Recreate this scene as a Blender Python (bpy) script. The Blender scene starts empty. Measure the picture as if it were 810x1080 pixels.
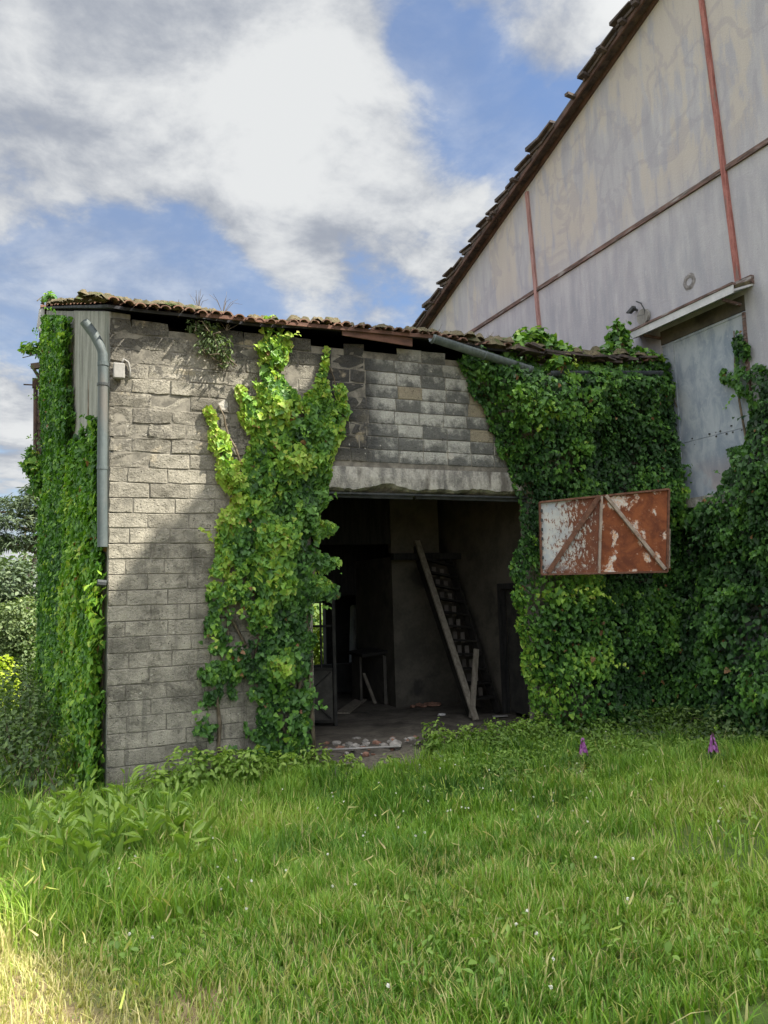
import bpy, bmesh, math, random
import numpy as np
from mathutils import Vector, Matrix
random.seed(7); rng = np.random.default_rng(11)
S = bpy.context.scene
COL = S.collection
R = math.radians

# ---------------------------------------------------------------- camera
def cam_axes(yaw, p, r):
    cy, sy = np.cos(yaw), np.sin(yaw)
    f = np.array([sy*np.cos(p), cy*np.cos(p), np.sin(p)])
    rt = np.array([cy, -sy, 0.]); up = np.cross(rt, f)
    return np.array([rt*np.cos(r)+up*np.sin(r), -rt*np.sin(r)+up*np.cos(r), f])
FPX = 811.0
CM = cam_axes(*np.radians([23.28, 6.03, -1.72]))
CPOS = np.array([-0.5715795, -9.0, 2.12246598])
cd = bpy.data.cameras.new('camera'); cam = bpy.data.objects.new('camera', cd); COL.objects.link(cam)
cd.sensor_fit = 'HORIZONTAL'; cd.sensor_width = 36.0; cd.lens = 36.0*FPX/810.0
cd.clip_start = 0.05; cd.clip_end = 2000
m3 = Matrix([[CM[0][i], CM[1][i], -CM[2][i]] for i in range(3)])
cam.matrix_world = Matrix.Translation(Vector(CPOS)) @ m3.to_4x4()
S.camera = cam

def ray(x, y):
    return CM.T @ np.array([(x-405)/FPX, -(y-540)/FPX, 1.0])
def at(x, y, axis, val):
    """where the sight line of a photo pixel meets the plane axis = val (used for measuring the place)"""
    r = ray(x, y); return CPOS + r*((val-CPOS[axis])/r[axis])

# ---------------------------------------------------------------- light
SUN = np.array([1.0, -0.8, 1.42]); SUN /= np.linalg.norm(SUN)       # towards the sun
sd = bpy.data.lights.new('sun', 'SUN'); sd.energy = 5.0; sd.angle = R(0.55); sd.color = (1.0, 0.93, 0.80)
so = bpy.data.objects.new('sun', sd); COL.objects.link(so)
so.rotation_euler = Vector(SUN).to_track_quat('Z', 'Y').to_euler()
SKY_STRENGTH = 0.095
S.view_settings.view_transform = 'Standard'; S.view_settings.look = 'None'
S.view_settings.exposure = 1.25; S.view_settings.gamma = 1.0; S.view_settings.use_curve_mapping = False

# ---------------------------------------------------------------- node helper
class NT:
    def __init__(self, tree): self.t = tree; self.n = tree.nodes; self.l = tree.links
    def new(self, typ, **kw):
        nd = self.n.new(typ)
        for k, v in kw.items(): setattr(nd, k, v)
        return nd
    def put(self, sock, v):
        if isinstance(v, bpy.types.NodeSocket): self.l.new(v, sock)
        elif v is not None:
            if sock.type == 'RGBA' and not hasattr(v, '__len__'): v = (v, v, v)
            if sock.type == 'RGBA' and len(v) == 3: v = (*v, 1)
            sock.default_value = v
    def math(self, op, a, b=None, c=None, clamp=False):
        nd = self.new('ShaderNodeMath', operation=op, use_clamp=clamp)
        self.put(nd.inputs[0], a)
        if b is not None: self.put(nd.inputs[1], b)
        if c is not None: self.put(nd.inputs[2], c)
        return nd.outputs[0]
    def vec(self, op, a, b=None, scale=None):
        nd = self.new('ShaderNodeVectorMath', operation=op)
        self.put(nd.inputs[0], a)
        if b is not None: self.put(nd.inputs[1], b)
        if scale is not None: self.put(nd.inputs[3], scale)
        return nd.outputs[1] if op in ('DOT_PRODUCT', 'LENGTH', 'DISTANCE') else nd.outputs[0]
    def noise(self, co, scale, detail=4, rough=0.55, dist=0.0, color=False):
        nd = self.new('ShaderNodeTexNoise'); self.put(nd.inputs['Vector'], co)
        nd.inputs['Scale'].default_value = scale; nd.inputs['Detail'].default_value = detail
        nd.inputs['Roughness'].default_value = rough; nd.inputs['Distortion'].default_value = dist
        return nd.outputs['Color' if color else 'Fac']
    def voronoi(self, co, scale, feature='F1', rnd=1.0, out='Distance'):
        nd = self.new('ShaderNodeTexVoronoi', feature=feature); self.put(nd.inputs['Vector'], co)
        nd.inputs['Scale'].default_value = scale; nd.inputs['Randomness'].default_value = rnd
        return nd.outputs[out]
    def rng(self, v, a, b, c=0.0, d=1.0, smooth=True):
        nd = self.new('ShaderNodeMapRange'); nd.interpolation_type = 'SMOOTHSTEP' if smooth else 'LINEAR'
        self.put(nd.inputs[0], v)
        for i, k in enumerate((a, b, c, d)): self.put(nd.inputs[i+1], k)
        return nd.outputs[0]
    def mix(self, f, a, b, blend='MIX'):
        nd = self.new('ShaderNodeMix', data_type='RGBA', blend_type=blend)
        self.put(nd.inputs[0], f); self.put(nd.inputs[6], a); self.put(nd.inputs[7], b)
        return nd.outputs[2]
    def ramp(self, f, stops):
        nd = self.new('ShaderNodeValToRGB'); self.put(nd.inputs[0], f)
        e = nd.color_ramp.elements
        while len(e) < len(stops): e.new(0.5)
        for k, (p, c) in enumerate(stops): e[k].position = p; e[k].color = (*c, 1)
        return nd.outputs[0]
    def obj(self): return self.new('ShaderNodeTexCoord').outputs['Object']
    def sep(self, v):
        nd = self.new('ShaderNodeSeparateXYZ'); self.put(nd.inputs[0], v); return nd.outputs
    def scale(self, v, s): return self.vec('MULTIPLY', v, s)
    def attr(self, name, out='Fac'):
        return self.new('ShaderNodeAttribute', attribute_name=name).outputs[out]
    def bump(self, h, strength=0.5, dist=0.02):
        nd = self.new('ShaderNodeBump'); nd.inputs['Strength'].default_value = strength
        nd.inputs['Distance'].default_value = dist; self.put(nd.inputs['Height'], h); return nd.outputs[0]

def material(name):
    m = bpy.data.materials.new(name); m.use_nodes = True
    t = NT(m.node_tree); b = t.n['Principled BSDF']
    return m, t, b
def finish(t, b, color, rough=0.85, bump=None, spec=0.3, metal=0.0):
    t.put(b.inputs['Base Color'], color); t.put(b.inputs['Roughness'], rough)
    b.inputs['Specular IOR Level'].default_value = spec; t.put(b.inputs['Metallic'], metal)
    if bump is not None: t.l.new(bump, b.inputs['Normal'])

# ---------------------------------------------------------------- sky
W = bpy.data.worlds.new('World'); S.world = W; W.use_nodes = True
t = NT(W.node_tree); bg = t.n['Background']
sky = t.new('ShaderNodeTexSky', sky_type='NISHITA'); sky.sun_disc = False
sky.sun_elevation = math.asin(SUN[2]); sky.sun_rotation = math.atan2(SUN[0], SUN[1])
sky.air_density = 1.2; sky.dust_density = 0.6; sky.ozone_density = 1.6
gen = t.new('ShaderNodeTexCoord').outputs['Generated']
d = t.vec('NORMALIZE', gen)
sx, sy_, sz = t.sep(d)
den = t.math('ADD', t.math('MAXIMUM', sz, 0.0), 0.22)
px_ = t.math('DIVIDE', sx, den); py_ = t.math('DIVIDE', sy_, den)
cmb = t.new('ShaderNodeCombineXYZ'); t.put(cmb.inputs[0], px_); t.put(cmb.inputs[1], py_)
pc = cmb.outputs[0]
n1 = t.noise(t.vec('ADD', pc, (3.1, 1.7, 0.4)), 1.35, 9, 0.56, 0.25)
n2 = t.noise(t.vec('ADD', pc, (9.3, 4.2, 2.0)), 3.4, 8, 0.6, 0.3)
def blob(px, py, rad, w):
    v = ray(px, py); v = v/np.linalg.norm(v)
    dt = t.vec('DOT_PRODUCT', d, tuple(v))
    a = math.atan(rad/FPX)
    return t.math('MULTIPLY', t.rng(dt, math.cos(a*1.25), math.cos(a*0.1)), w)
n3 = t.noise(t.vec('ADD', pc, (1.3, 8.2, 5.0)), 9.0, 7, .62, .2)
acc = t.math('MULTIPLY_ADD', t.math('SUBTRACT', n1, .5), 2.3, t.math('MULTIPLY_ADD', t.math('SUBTRACT', n2, .5), 1.5, t.math('MULTIPLY', t.math('SUBTRACT', n3, .5), .5)))
for b_ in [(60, 30, 240, .62), (250, 40, 190, .45), (20, 130, 120, .35), (330, 120, 130, .40), (400, 230, 150, .42), (520, 235, 110, .35), (250, 190, 110, .22),
           (560, 0, 95, .42), (640, 20, 70, .3), (0, 460, 130, .35), (300, 270, 90, .12), (430, 320, 60, .05),
           (470, 105, 75, -.62), (425, 25, 45, -.35), (560, 90, 60, .15), (300, 205, 60, .2), (150, 330, 120, -.2), (100, 260, 150, -.28), (560, 150, 60, -.3), (40, 330, 80, -.15), (200, 330, 110, -.2), (640, 120, 60, -.2)]:
    acc = t.math('ADD', acc, blob(*b_))
cover = t.rng(acc, -0.10, 0.50)
veil = t.math('MULTIPLY', t.rng(n2, 0.35, 0.75), 0.30)
cover = t.math('MAXIMUM', cover, t.math('ADD', veil, t.rng(sx, .50, -.15, .10, .46)))
shade = t.rng(t.math('ADD', t.math('MULTIPLY', n2, .9), t.math('MULTIPLY_ADD', n3, .45, t.math('MULTIPLY', acc, .22))), .55, 1.02)
cloud_col = t.mix(shade, (1.65, 1.80, 2.1), (3.55, 3.62, 3.65))
# added out-of-view sky glow (sunward, behind, overhead, west) that brightens ground and walls
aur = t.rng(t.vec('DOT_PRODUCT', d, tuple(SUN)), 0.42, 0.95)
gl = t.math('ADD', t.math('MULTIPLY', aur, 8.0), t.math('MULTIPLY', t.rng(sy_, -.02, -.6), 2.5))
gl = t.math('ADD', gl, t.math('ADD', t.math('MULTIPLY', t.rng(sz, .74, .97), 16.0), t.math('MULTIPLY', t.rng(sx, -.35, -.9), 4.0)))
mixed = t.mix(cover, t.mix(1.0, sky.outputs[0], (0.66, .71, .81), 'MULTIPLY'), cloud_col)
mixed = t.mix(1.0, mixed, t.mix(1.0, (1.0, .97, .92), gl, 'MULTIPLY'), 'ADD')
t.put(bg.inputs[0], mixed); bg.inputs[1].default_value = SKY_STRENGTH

# ---------------------------------------------------------------- tagging and mesh helpers
def tag(o, label=None, cat=None, group=None, kind=None):
    if label: o['label'] = label
    if cat: o['category'] = cat
    if group: o['group'] = group
    if kind: o['kind'] = kind
    return o
def thing(name, label, cat, loc=(0, 0, 0), group=None):
    o = bpy.data.objects.new(name, None); COL.objects.link(o); o.location = loc; o.empty_display_size = 0.2
    return tag(o, label, cat, group)
def link_mesh(name, me, mat, parent=None):
    o = bpy.data.objects.new(name, me); COL.objects.link(o)
    if mat: me.materials.append(mat)
    if parent:
        o.parent = parent
        o.matrix_parent_inverse = Matrix.Translation(-Vector(world_loc(parent)))
    return o
def world_loc(o):
    v = Vector(o.location)
    if o.parent is not None and o.type == 'EMPTY': v = v
    return v if o.type == 'EMPTY' else Vector((0, 0, 0))
class MB:
    def __init__(self): self.v = []; self.f = []; self.a = []
    def add(self, vs, fs, a=0.5):
        n = len(self.v); self.v += [tuple(map(float, p)) for p in vs]; self.a += [float(a)]*len(vs)
        self.f += [tuple(i+n for i in f) for f in fs]; return self
    def box(self, x0, x1, y0, y1, z0, z1, a=0.5):
        return self.add([(x0,y0,z0),(x1,y0,z0),(x1,y1,z0),(x0,y1,z0),(x0,y0,z1),(x1,y0,z1),(x1,y1,z1),(x0,y1,z1)],
            [(0,3,2,1),(4,5,6,7),(0,1,5,4),(1,2,6,5),(2,3,7,6),(3,0,4,7)], a)
    def bar(self, p, q, w, h, up=(0, 0, 1), a=0.5, taper=1.0):
        p = np.array(p, float); q = np.array(q, float); d = q-p; d /= np.linalg.norm(d)
        s = np.cross(d, up)
        if np.linalg.norm(s) < 1e-4: s = np.cross(d, (1, 0, 0))
        s /= np.linalg.norm(s); u = np.cross(s, d)
        vs = []
        for c, k in ((p, 1.0), (q, taper)):
            for i, j in ((-1,-1),(1,-1),(1,1),(-1,1)): vs.append(c+s*i*w/2*k+u*j*h/2*k)
        return self.add(vs, [(0,1,2,3),(7,6,5,4),(0,4,5,1),(1,5,6,2),(2,6,7,3),(3,7,4,0)], a)
    def tube(self, pts, rad, n=10, a=0.5, cap=True):
        pts = [np.array(p, float) for p in pts]
        if not hasattr(rad, '__len__'): rad = [rad]*len(pts)
        vs = []; fs = []
        for i, p in enumerate(pts):
            dd = pts[min(i+1, len(pts)-1)]-pts[max(i-1, 0)]; dd /= np.linalg.norm(dd)+1e-9
            s = np.cross(dd, (0.13, 0.31, 0.94)); 
            if np.linalg.norm(s) < .05: s = np.cross(dd, (1, 0, 0))
            s /= np.linalg.norm(s); u = np.cross(s, dd)
            for k in range(n):
                an = 2*math.pi*k/n; vs.append(p+(s*math.cos(an)+u*math.sin(an))*rad[i])
        for i in range(len(pts)-1):
            for k in range(n):
                fs.append((i*n+k, i*n+(k+1) % n, (i+1)*n+(k+1) % n, (i+1)*n+k))
        if cap: fs += [tuple(range(n))[::-1], tuple((len(pts)-1)*n+k for k in range(n))]
        return self.add(vs, fs, a)
    def prism(self, poly, d, a=0.5):
        """polygon of 3-D points pushed along vector d"""
        n = len(poly); d = np.array(d, float); P = [np.array(p, float) for p in poly]
        vs = P+[p+d for p in P]
        return self.add(vs, [tuple(range(n))[::-1], tuple(n+i for i in range(n))]+[(i, (i+1) % n, n+(i+1) % n, n+i) for i in range(n)], a)
    def build(self, name, mat, parent=None, smooth=False, bevel=0.0):
        me = bpy.data.meshes.new(name); me.from_pydata(self.v, [], self.f)
        at_ = me.attributes.new('tint', 'FLOAT', 'POINT'); at_.data.foreach_set('value', self.a)
        bm = bmesh.new(); bm.from_mesh(me); bmesh.ops.recalc_face_normals(bm, faces=bm.faces)
        if bevel: bmesh.ops.bevel(bm, geom=list(bm.edges), offset=bevel, segments=1, affect='EDGES', clamp_overlap=True)
        bm.to_mesh(me); bm.free()
        if smooth: me.polygons.foreach_set('use_smooth', [True]*len(me.polygons))
        return link_mesh(name, me, mat, parent)

def np_mesh(name, V, nper, faces, tint, mat, parent=None, smooth=True):
    """V (N*nper,3): N copies of one template, faces = list of index tuples into the template"""
    N = len(V)//nper
    me = bpy.data.meshes.new(name)
    lens = np.array([len(f) for f in faces]); flat = np.concatenate([np.array(f) for f in faces])
    loops = (flat[None, :]+(np.arange(N)*nper)[:, None]).ravel()
    tot = np.tile(lens, N); start = np.concatenate([[0], np.cumsum(tot)[:-1]])
    me.vertices.add(len(V)); me.vertices.foreach_set('co', V.astype(np.float32).ravel())
    me.loops.add(len(loops)); me.loops.foreach_set('vertex_index', loops.astype(np.int32))
    me.polygons.add(len(tot)); me.polygons.foreach_set('loop_start', start.astype(np.int32))
    me.polygons.foreach_set('loop_total', tot.astype(np.int32))
    me.polygons.foreach_set('use_smooth', np.full(len(tot), smooth))
    a = me.attributes.new('tint', 'FLOAT', 'POINT'); a.data.foreach_set('value', np.repeat(tint, nper).astype(np.float32))
    me.update(calc_edges=True)
    return link_mesh(name, me, mat, parent)

def unit(a): return a/(np.linalg.norm(a, axis=-1, keepdims=True)+1e-9)
def vnoise(x, y, seed=0):
    """smooth value noise, about -1..1"""
    g = np.random.default_rng(seed).random((64, 64))*2-1
    xi = np.floor(x).astype(int); yi = np.floor(y).astype(int); fx = x-xi; fy = y-yi
    fx = fx*fx*(3-2*fx); fy = fy*fy*(3-2*fy)
    G = lambda i, j: g[i % 64, j % 64]
    return (G(xi, yi)*(1-fx)+G(xi+1, yi)*fx)*(1-fy)+(G(xi, yi+1)*(1-fx)+G(xi+1, yi+1)*fx)*fy

IVY = (np.array([(0,.04,0),(-.24,-.08,.03),(-.50,.12,.02),(-.36,.36,.07),(-.30,.60,.05),(0,1,-.10),(.30,.60,.05),(.36,.36,.07),(.50,.12,.02),(.24,-.08,.03)], float),
       [(0,5,4,3,2,1),(0,9,8,7,6,5)])
OVAL = (np.array([(0,0,0),(-.22,.22,.05),(-.27,.5,.07),(-.15,.8,.02),(0,1,-.08),(.15,.8,.02),(.27,.5,.07),(.22,.22,.05)], float),
        [(0,4,3,2,1),(0,7,6,5,4)])
BLADE = (np.array([(0,0,0),(-.11,.30,.06),(-.12,.60,.03),(0,1,-.16),(.12,.60,.03),(.11,.30,.06)], float), [(0,3,2,1),(0,5,4,3)])
NEEDLE = (np.array([(-.07,0,0),(.07,0,0),(.05,.6,.04),(0,1,-.05),(-.05,.6,.04)], float), [(0,1,2,3,4)])

def leaf_cloud(name, P, nrm, tip, size, tint, mat, parent=None, tmpl=IVY):
    T, F = tmpl; nrm = unit(nrm)
    if mat is M_ivy: tint = np.where(rng.random(len(P)) < .006, 1.0, np.clip(tint, 0, .93))
    y = unit(tip-nrm*(tip*nrm).sum(1, keepdims=True)); x = np.cross(y, nrm)
    T2 = T.copy(); T2[:, 1] -= 0.35
    wob = 1+rng.normal(0, .12, (len(P), 1, 1))
    V = P[:, None, :]+size[:, None, None]*(T2[None, :, 0:1]*wob*x[:, None, :]+T2[None, :, 1:2]*y[:, None, :]+T2[None, :, 2:3]*nrm[:, None, :]*1.3)
    return np_mesh(name, V.reshape(-1, 3), len(T), F, np.clip(tint, 0, 1), mat, parent)

def leaf_mat(name, stops, rough=0.42, trans=0.32, spec=0.45):
    m, t, b = material(name)
    tn = t.attr('tint'); ob = t.obj()
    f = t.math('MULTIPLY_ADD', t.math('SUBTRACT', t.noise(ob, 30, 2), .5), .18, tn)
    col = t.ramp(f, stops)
    finish(t, b, col, rough, None, spec)
    tr = t.new('ShaderNodeBsdfTranslucent'); t.put(tr.inputs[0], t.mix(1.0, col, (1.15, 1.25, .55), 'MULTIPLY'))
    mx = t.new('ShaderNodeMixShader'); mx.inputs[0].default_value = trans
    t.l.new(b.outputs[0], mx.inputs[1]); t.l.new(tr.outputs[0], mx.inputs[2])
    t.l.new(mx.outputs[0], t.n['Material Output'].inputs[0])
    return m
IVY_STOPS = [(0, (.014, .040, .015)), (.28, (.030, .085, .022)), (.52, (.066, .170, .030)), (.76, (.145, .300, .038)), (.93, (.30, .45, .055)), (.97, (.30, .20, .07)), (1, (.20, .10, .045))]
M_ivy = leaf_mat('ivy_leaf', IVY_STOPS, .5, .32, .35)
M_bramble = leaf_mat('bramble_leaf', [(0, (.018, .034, .012)), (.5, (.045, .088, .024)), (1, (.12, .19, .045))], .55)
M_fresh = leaf_mat('fresh_leaf', [(0, (.07, .14, .022)), (.5, (.16, .28, .042)), (1, (.28, .40, .08))], .5, .4)
M_bright = leaf_mat('bright_leaf', [(0, (.16, .25, .02)), (.5, (.27, .36, .025)), (1, (.38, .45, .04))], .5, .45)
M_grass = leaf_mat('grass_blade', [(0, (.045, .120, .016)), (.40, (.135, .270, .028)), (.70, (.255, .385, .050)), (.84, (.32, .36, .09)), (1, (.50, .43, .22))], .5, .35, .3)
M_tree1 = leaf_mat('pine_needle', [(0, (.035, .060, .034)), (.5, (.070, .105, .052)), (1, (.13, .165, .075))], .6, .2)
M_tree2 = leaf_mat('tree_leaf', [(0, (.05, .08, .034)), (.5, (.10, .15, .055)), (1, (.19, .24, .09))], .6, .3)
M_flower = leaf_mat('purple_petal', [(0, (.20, .045, .22)), (.5, (.36, .10, .38)), (1, (.52, .26, .52))], .5, .35)
M_white = leaf_mat('white_petal', [(0, (.6, .58, .52)), (1, (.8, .8, .76))], .6, .2)

def bark(name, c0, c1):
    m, t, b = material(name); ob = t.obj()
    n = t.noise(t.scale(ob, (8, 8, 1.6)), 3, 6)
    finish(t, b, t.mix(t.rng(n, .35, .65), c0, c1), .9, t.bump(n, .6, .02)); return m
M_stem = bark('ivy_stem', (.07, .055, .035), (.17, .14, .10))
M_bark = bark('tree_bark', (.06, .05, .04), (.14, .11, .085))

# ---------------------------------------------------------------- surface materials
def mat_blocks():
    m, t, b = material('weathered_block'); ob = t.obj(); x, y, z = t.sep(ob)
    tn = t.attr('tint')
    big = t.noise(ob, 0.9, 5, .6); mid = t.noise(ob, 4.5, 6, .65); fine = t.noise(ob, 42, 4, .7); grit = t.noise(ob, 160, 2, .7)
    c = t.mix(t.rng(t.math('ADD', t.math('MULTIPLY', mid, .6), t.math('MULTIPLY', t.noise(ob, 1.8, 6, .7), .4)), .36, .64), (.150, .142, .120), (.40, .372, .308))
    c = t.mix(t.math('MULTIPLY', t.rng(tn, 0, 1, smooth=False), .35), c, (.40, .375, .315))
    c = t.mix(t.math('MULTIPLY', t.rng(tn, .25, 0.0), .35), c, (.135, .127, .108))
    # newer pale blocks over the doorway, to the right
    edge = t.math('MULTIPLY_ADD', t.math('SUBTRACT', mid, .5), .5, x)
    newz = t.math('MULTIPLY', t.rng(edge, 3.02, 3.16), t.rng(z, 3.6, 3.72))
    zf = t.math('FRACT', t.math('DIVIDE', t.math('ADD', z, .345), .1725))
    pale = t.mix(t.rng(t.math('ADD', t.math('ADD', t.math('MULTIPLY', t.noise(ob, 6, 6, .72), .95), t.math('MULTIPLY', zf, .22)), t.math('MULTIPLY', tn, .30)), .58, .86), (.135, .138, .130), (.44, .44, .40))
    warm = t.mix(t.rng(tn, .90, .92), pale, (.30, .265, .195))
    c = t.mix(newz, c, warm)
    # dark algae streaks
    st = t.noise(t.scale(ob, (5.0, 1, .55)), 1.0, 5, .6)
    dk = t.math('MULTIPLY', t.rng(t.math('ABSOLUTE', t.math('SUBTRACT', edge, 2.82)), .55, .25), t.rng(z, 3.6, 4.0))
    dk = t.math('MULTIPLY', dk, t.rng(t.math('ADD', st, t.math('MULTIPLY', mid, .5)), .48, .66))
    c = t.mix(t.math('MULTIPLY', dk, .92), c, (.045, .047, .048))
    up = t.math('MULTIPLY', t.rng(z, 2.6, 4.4), t.rng(t.math('ADD', t.rng(z, 4.6, 5.3, 0, .10), t.math('ADD', t.math('MULTIPLY', big, .5), t.math('ADD', t.math('MULTIPLY', mid, .5), t.math('MULTIPLY', fine, .35)))), .62, .78))
    c = t.mix(t.math('MULTIPLY', up, t.math('SUBTRACT', .88, t.math('MULTIPLY', newz, .6))), c, (.062, .060, .056))
    lo = t.math('MULTIPLY', t.rng(t.noise(t.vec('ADD', ob, t.vec('SCALE', t.noise(ob, 3, 3, color=True), scale=.4)), 1.9, 8, .74), .48, .60), .72)
    c = t.mix(t.math('MULTIPLY', lo, t.math('SUBTRACT', 1.0, newz)), c, (.105, .098, .082))
    # pale lichen discs and limewash remains
    vor = t.voronoi(t.vec('ADD', ob, t.vec('SCALE', t.noise(ob, 9, 2, color=True), scale=.12)), 2.3)
    lich = t.math('MULTIPLY', t.rng(vor, .17, .13), t.rng(t.noise(ob, 1.3, 2), .50, .58))
    vor2 = t.voronoi(t.vec('ADD', ob, t.vec('SCALE', t.noise(ob, 20, 2, color=True), scale=.05)), 9.0)
    l2 = t.math('MULTIPLY', t.rng(vor2, .13, .09), t.rng(t.noise(ob, 2.1, 2), .52, .60))
    c = t.mix(t.math('MULTIPLY', t.math('MAXIMUM', lich, l2), .8), c, (.50, .48, .43))
    och = t.math('MULTIPLY', t.rng(t.noise(t.vec('ADD', ob, (5, 2, 9)), 3.2, 4, .6), .60, .70), t.rng(z, 3.2, 4.4))
    c = t.mix(t.math('MULTIPLY', och, t.math('SUBTRACT', .8, t.math('MULTIPLY', newz, .8))), c, (.36, .31, .22))
    c = t.mix(.55, c, t.mix(t.rng(grit, .3, .7), t.mix(1.0, c, (.55, .55, .55), 'MULTIPLY'), t.mix(1.0, c, (1.45, 1.45, 1.42), 'MULTIPLY')))
    pit = t.rng(t.voronoi(ob, 26), .22, .05)
    c = t.mix(t.math('MULTIPLY', pit, t.rng(mid, .5, .6)), c, (.04, .038, .034))
    h = t.math('ADD', t.math('MULTIPLY', mid, 1.1), t.math('ADD', t.math('MULTIPLY', fine, .55), t.math('MULTIPLY', grit, .22)))
    h = t.math('SUBTRACT', h, t.math('MULTIPLY', pit, .5))
    sp = t.math('MULTIPLY', t.rng(z, .55, .05), t.rng(mid, .35, .6)); c = t.mix(t.math('MULTIPLY', sp, .6), c, (.085, .085, .055))
    ww = t.math('MULTIPLY', t.rng(t.noise(t.scale(ob, (7, 1, .5)), 1.3, 5, .65), .55, .68), t.math('SUBTRACT', 1.0, t.math('MULTIPLY', newz, .6))); c = t.mix(t.math('MULTIPLY', ww, .45), c, (.075, .072, .064))
    finish(t, b, c, .95, t.bump(h, 1.0, .034), .12); return m
M_block = mat_blocks()

def mat_plain(name, c0, c1, scale=4, rough=.9, bump=.4, streak=(1, 1, 1), spec=.2, metal=0., c2=None, dist=.012):
    m, t, b = material(name); ob = t.obj()
    n = t.noise(t.scale(ob, streak), scale, 7, .62); f = t.noise(ob, scale*9, 3, .7)
    c = t.mix(t.rng(t.math('MULTIPLY_ADD', t.math('SUBTRACT', f, .5), .35, n), .32, .68), c0, c1)
    if c2 is not None: c = t.mix(t.rng(t.noise(t.vec('ADD', t.scale(ob, streak), (7, 3, 1)), scale*.6, 5, .6), .55, .68), c, c2)
    finish(t, b, c, rough, t.bump(t.math('MULTIPLY_ADD', f, .5, n), bump, dist), spec, metal); return m
M_mortar = mat_plain('mortar', (.10, .094, .08), (.22, .205, .17), 6)
M_conc = mat_plain('old_render', (.17, .17, .155), (.28, .277, .258), 3, streak=(2, 2, .4), c2=(.13, .127, .115), bump=.6)
M_lintel = mat_plain('lintel_concrete', (.15, .147, .135), (.42, .405, .36), 5, streak=(1.5, 1, .6), c2=(.13, .12, .105), bump=.8, dist=.03)
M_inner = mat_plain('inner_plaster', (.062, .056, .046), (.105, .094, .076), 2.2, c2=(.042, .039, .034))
M_innerdk = mat_plain('shade_dark_wall', (.025, .026, .026), (.05, .05, .048), 2)  # the unlit interior's shade is put into this wall colour
M_shadetimber = mat_plain('shade_dark_timber', (.012, .012, .013), (.03, .029, .028), 3, streak=(6, 6, .6))  # timber colour darkened to carry the shade inside the shed
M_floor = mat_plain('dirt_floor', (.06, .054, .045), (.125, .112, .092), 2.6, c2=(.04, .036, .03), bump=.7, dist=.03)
M_plank = mat_plain('grey_plank', (.13, .115, .092), (.23, .205, .165), 3, streak=(7, 7, .8))
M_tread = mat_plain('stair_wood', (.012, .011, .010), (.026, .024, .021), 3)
M_riser = mat_plain('stair_pale_wood', (.10, .088, .075), (.17, .152, .13), 3)
M_zinc = mat_plain('zinc_gutter', (.10, .125, .135), (.19, .22, .235), 5, .5, .15, (2, 2, .5), .5, .35)
M_darkzinc = mat_plain('dark_gutter', (.045, .052, .062), (.10, .115, .13), 5, .42, .15, (1, 1, 1), .5, .3)
M_pipe = mat_plain('grey_pipe', (.055, .072, .075), (.085, .105, .108), 3, .6, .2, (1, 1, .3), .3, 0., c2=(.10, .098, .09))
M_tile = mat_plain('clay_tile', (.095, .058, .042), (.20, .115, .08), 5, c2=(.075, .068, .046), bump=.8)
M_dtile = mat_plain('dark_verge_tile', (.045, .040, .040), (.10, .082, .074), 6, c2=(.13, .10, .08), bump=.8)
M_moss = mat_plain('moss', (.06, .055, .03), (.15, .125, .075), 8, bump=1., dist=.04, c2=(.055, .075, .022))
M_eave = mat_plain('eave_board', (.020, .022, .028), (.05, .05, .055), 3, streak=(1, 6, 6))
M_redboard = mat_plain('red_batten', (.085, .050, .038), (.16, .085, .062), 4, streak=(1, 5, 5), c2=(.08, .055, .045))
M_redpost = mat_plain('red_oxide_timber', (.20, .075, .065), (.34, .15, .13), 4, streak=(6, 6, .7), c2=(.17, .12, .11), bump=.6)
M_bluepost = mat_plain('faded_timber', (.22, .12, .11), (.36, .22, .20), 4, streak=(6, 6, .7))
M_beam = mat_plain('weathered_beam', (.06, .047, .042), (.17, .11, .095), 5, streak=(6, .8, 6), c2=(.25, .24, .23))
M_cladding = mat_plain('brown_boards', (.065, .048, .04), (.13, .095, .08), 4, streak=(1, 1, 4))
M_rustpole = mat_plain('rusty_pole', (.06, .043, .04), (.11, .07, .06), 6)
M_wmetal = mat_plain('awning_metal', (.40, .41, .42), (.52, .53, .54), 3, .6, .1, spec=.4)
M_gate = mat_plain('gate_metal', (.022, .022, .021), (.045, .043, .038), 6, .7)
M_box = mat_plain('plastic_box', (.20, .195, .18), (.28, .275, .26), 4, .6, .1)
M_rubble = mat_plain('pale_rubble', (.16, .15, .135), (.34, .32, .29), 8, bump=.7)
M_brickbit = mat_plain('brick_rubble', (.16, .085, .06), (.28, .16, .115), 8, bump=.7)
M_whitepipe = mat_plain('white_pipe', (.26, .25, .235), (.36, .35, .33), 4, .5, .1)
M_bracket = mat_plain('dark_iron', (.03, .035, .037), (.06, .065, .065), 8, .5)

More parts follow.
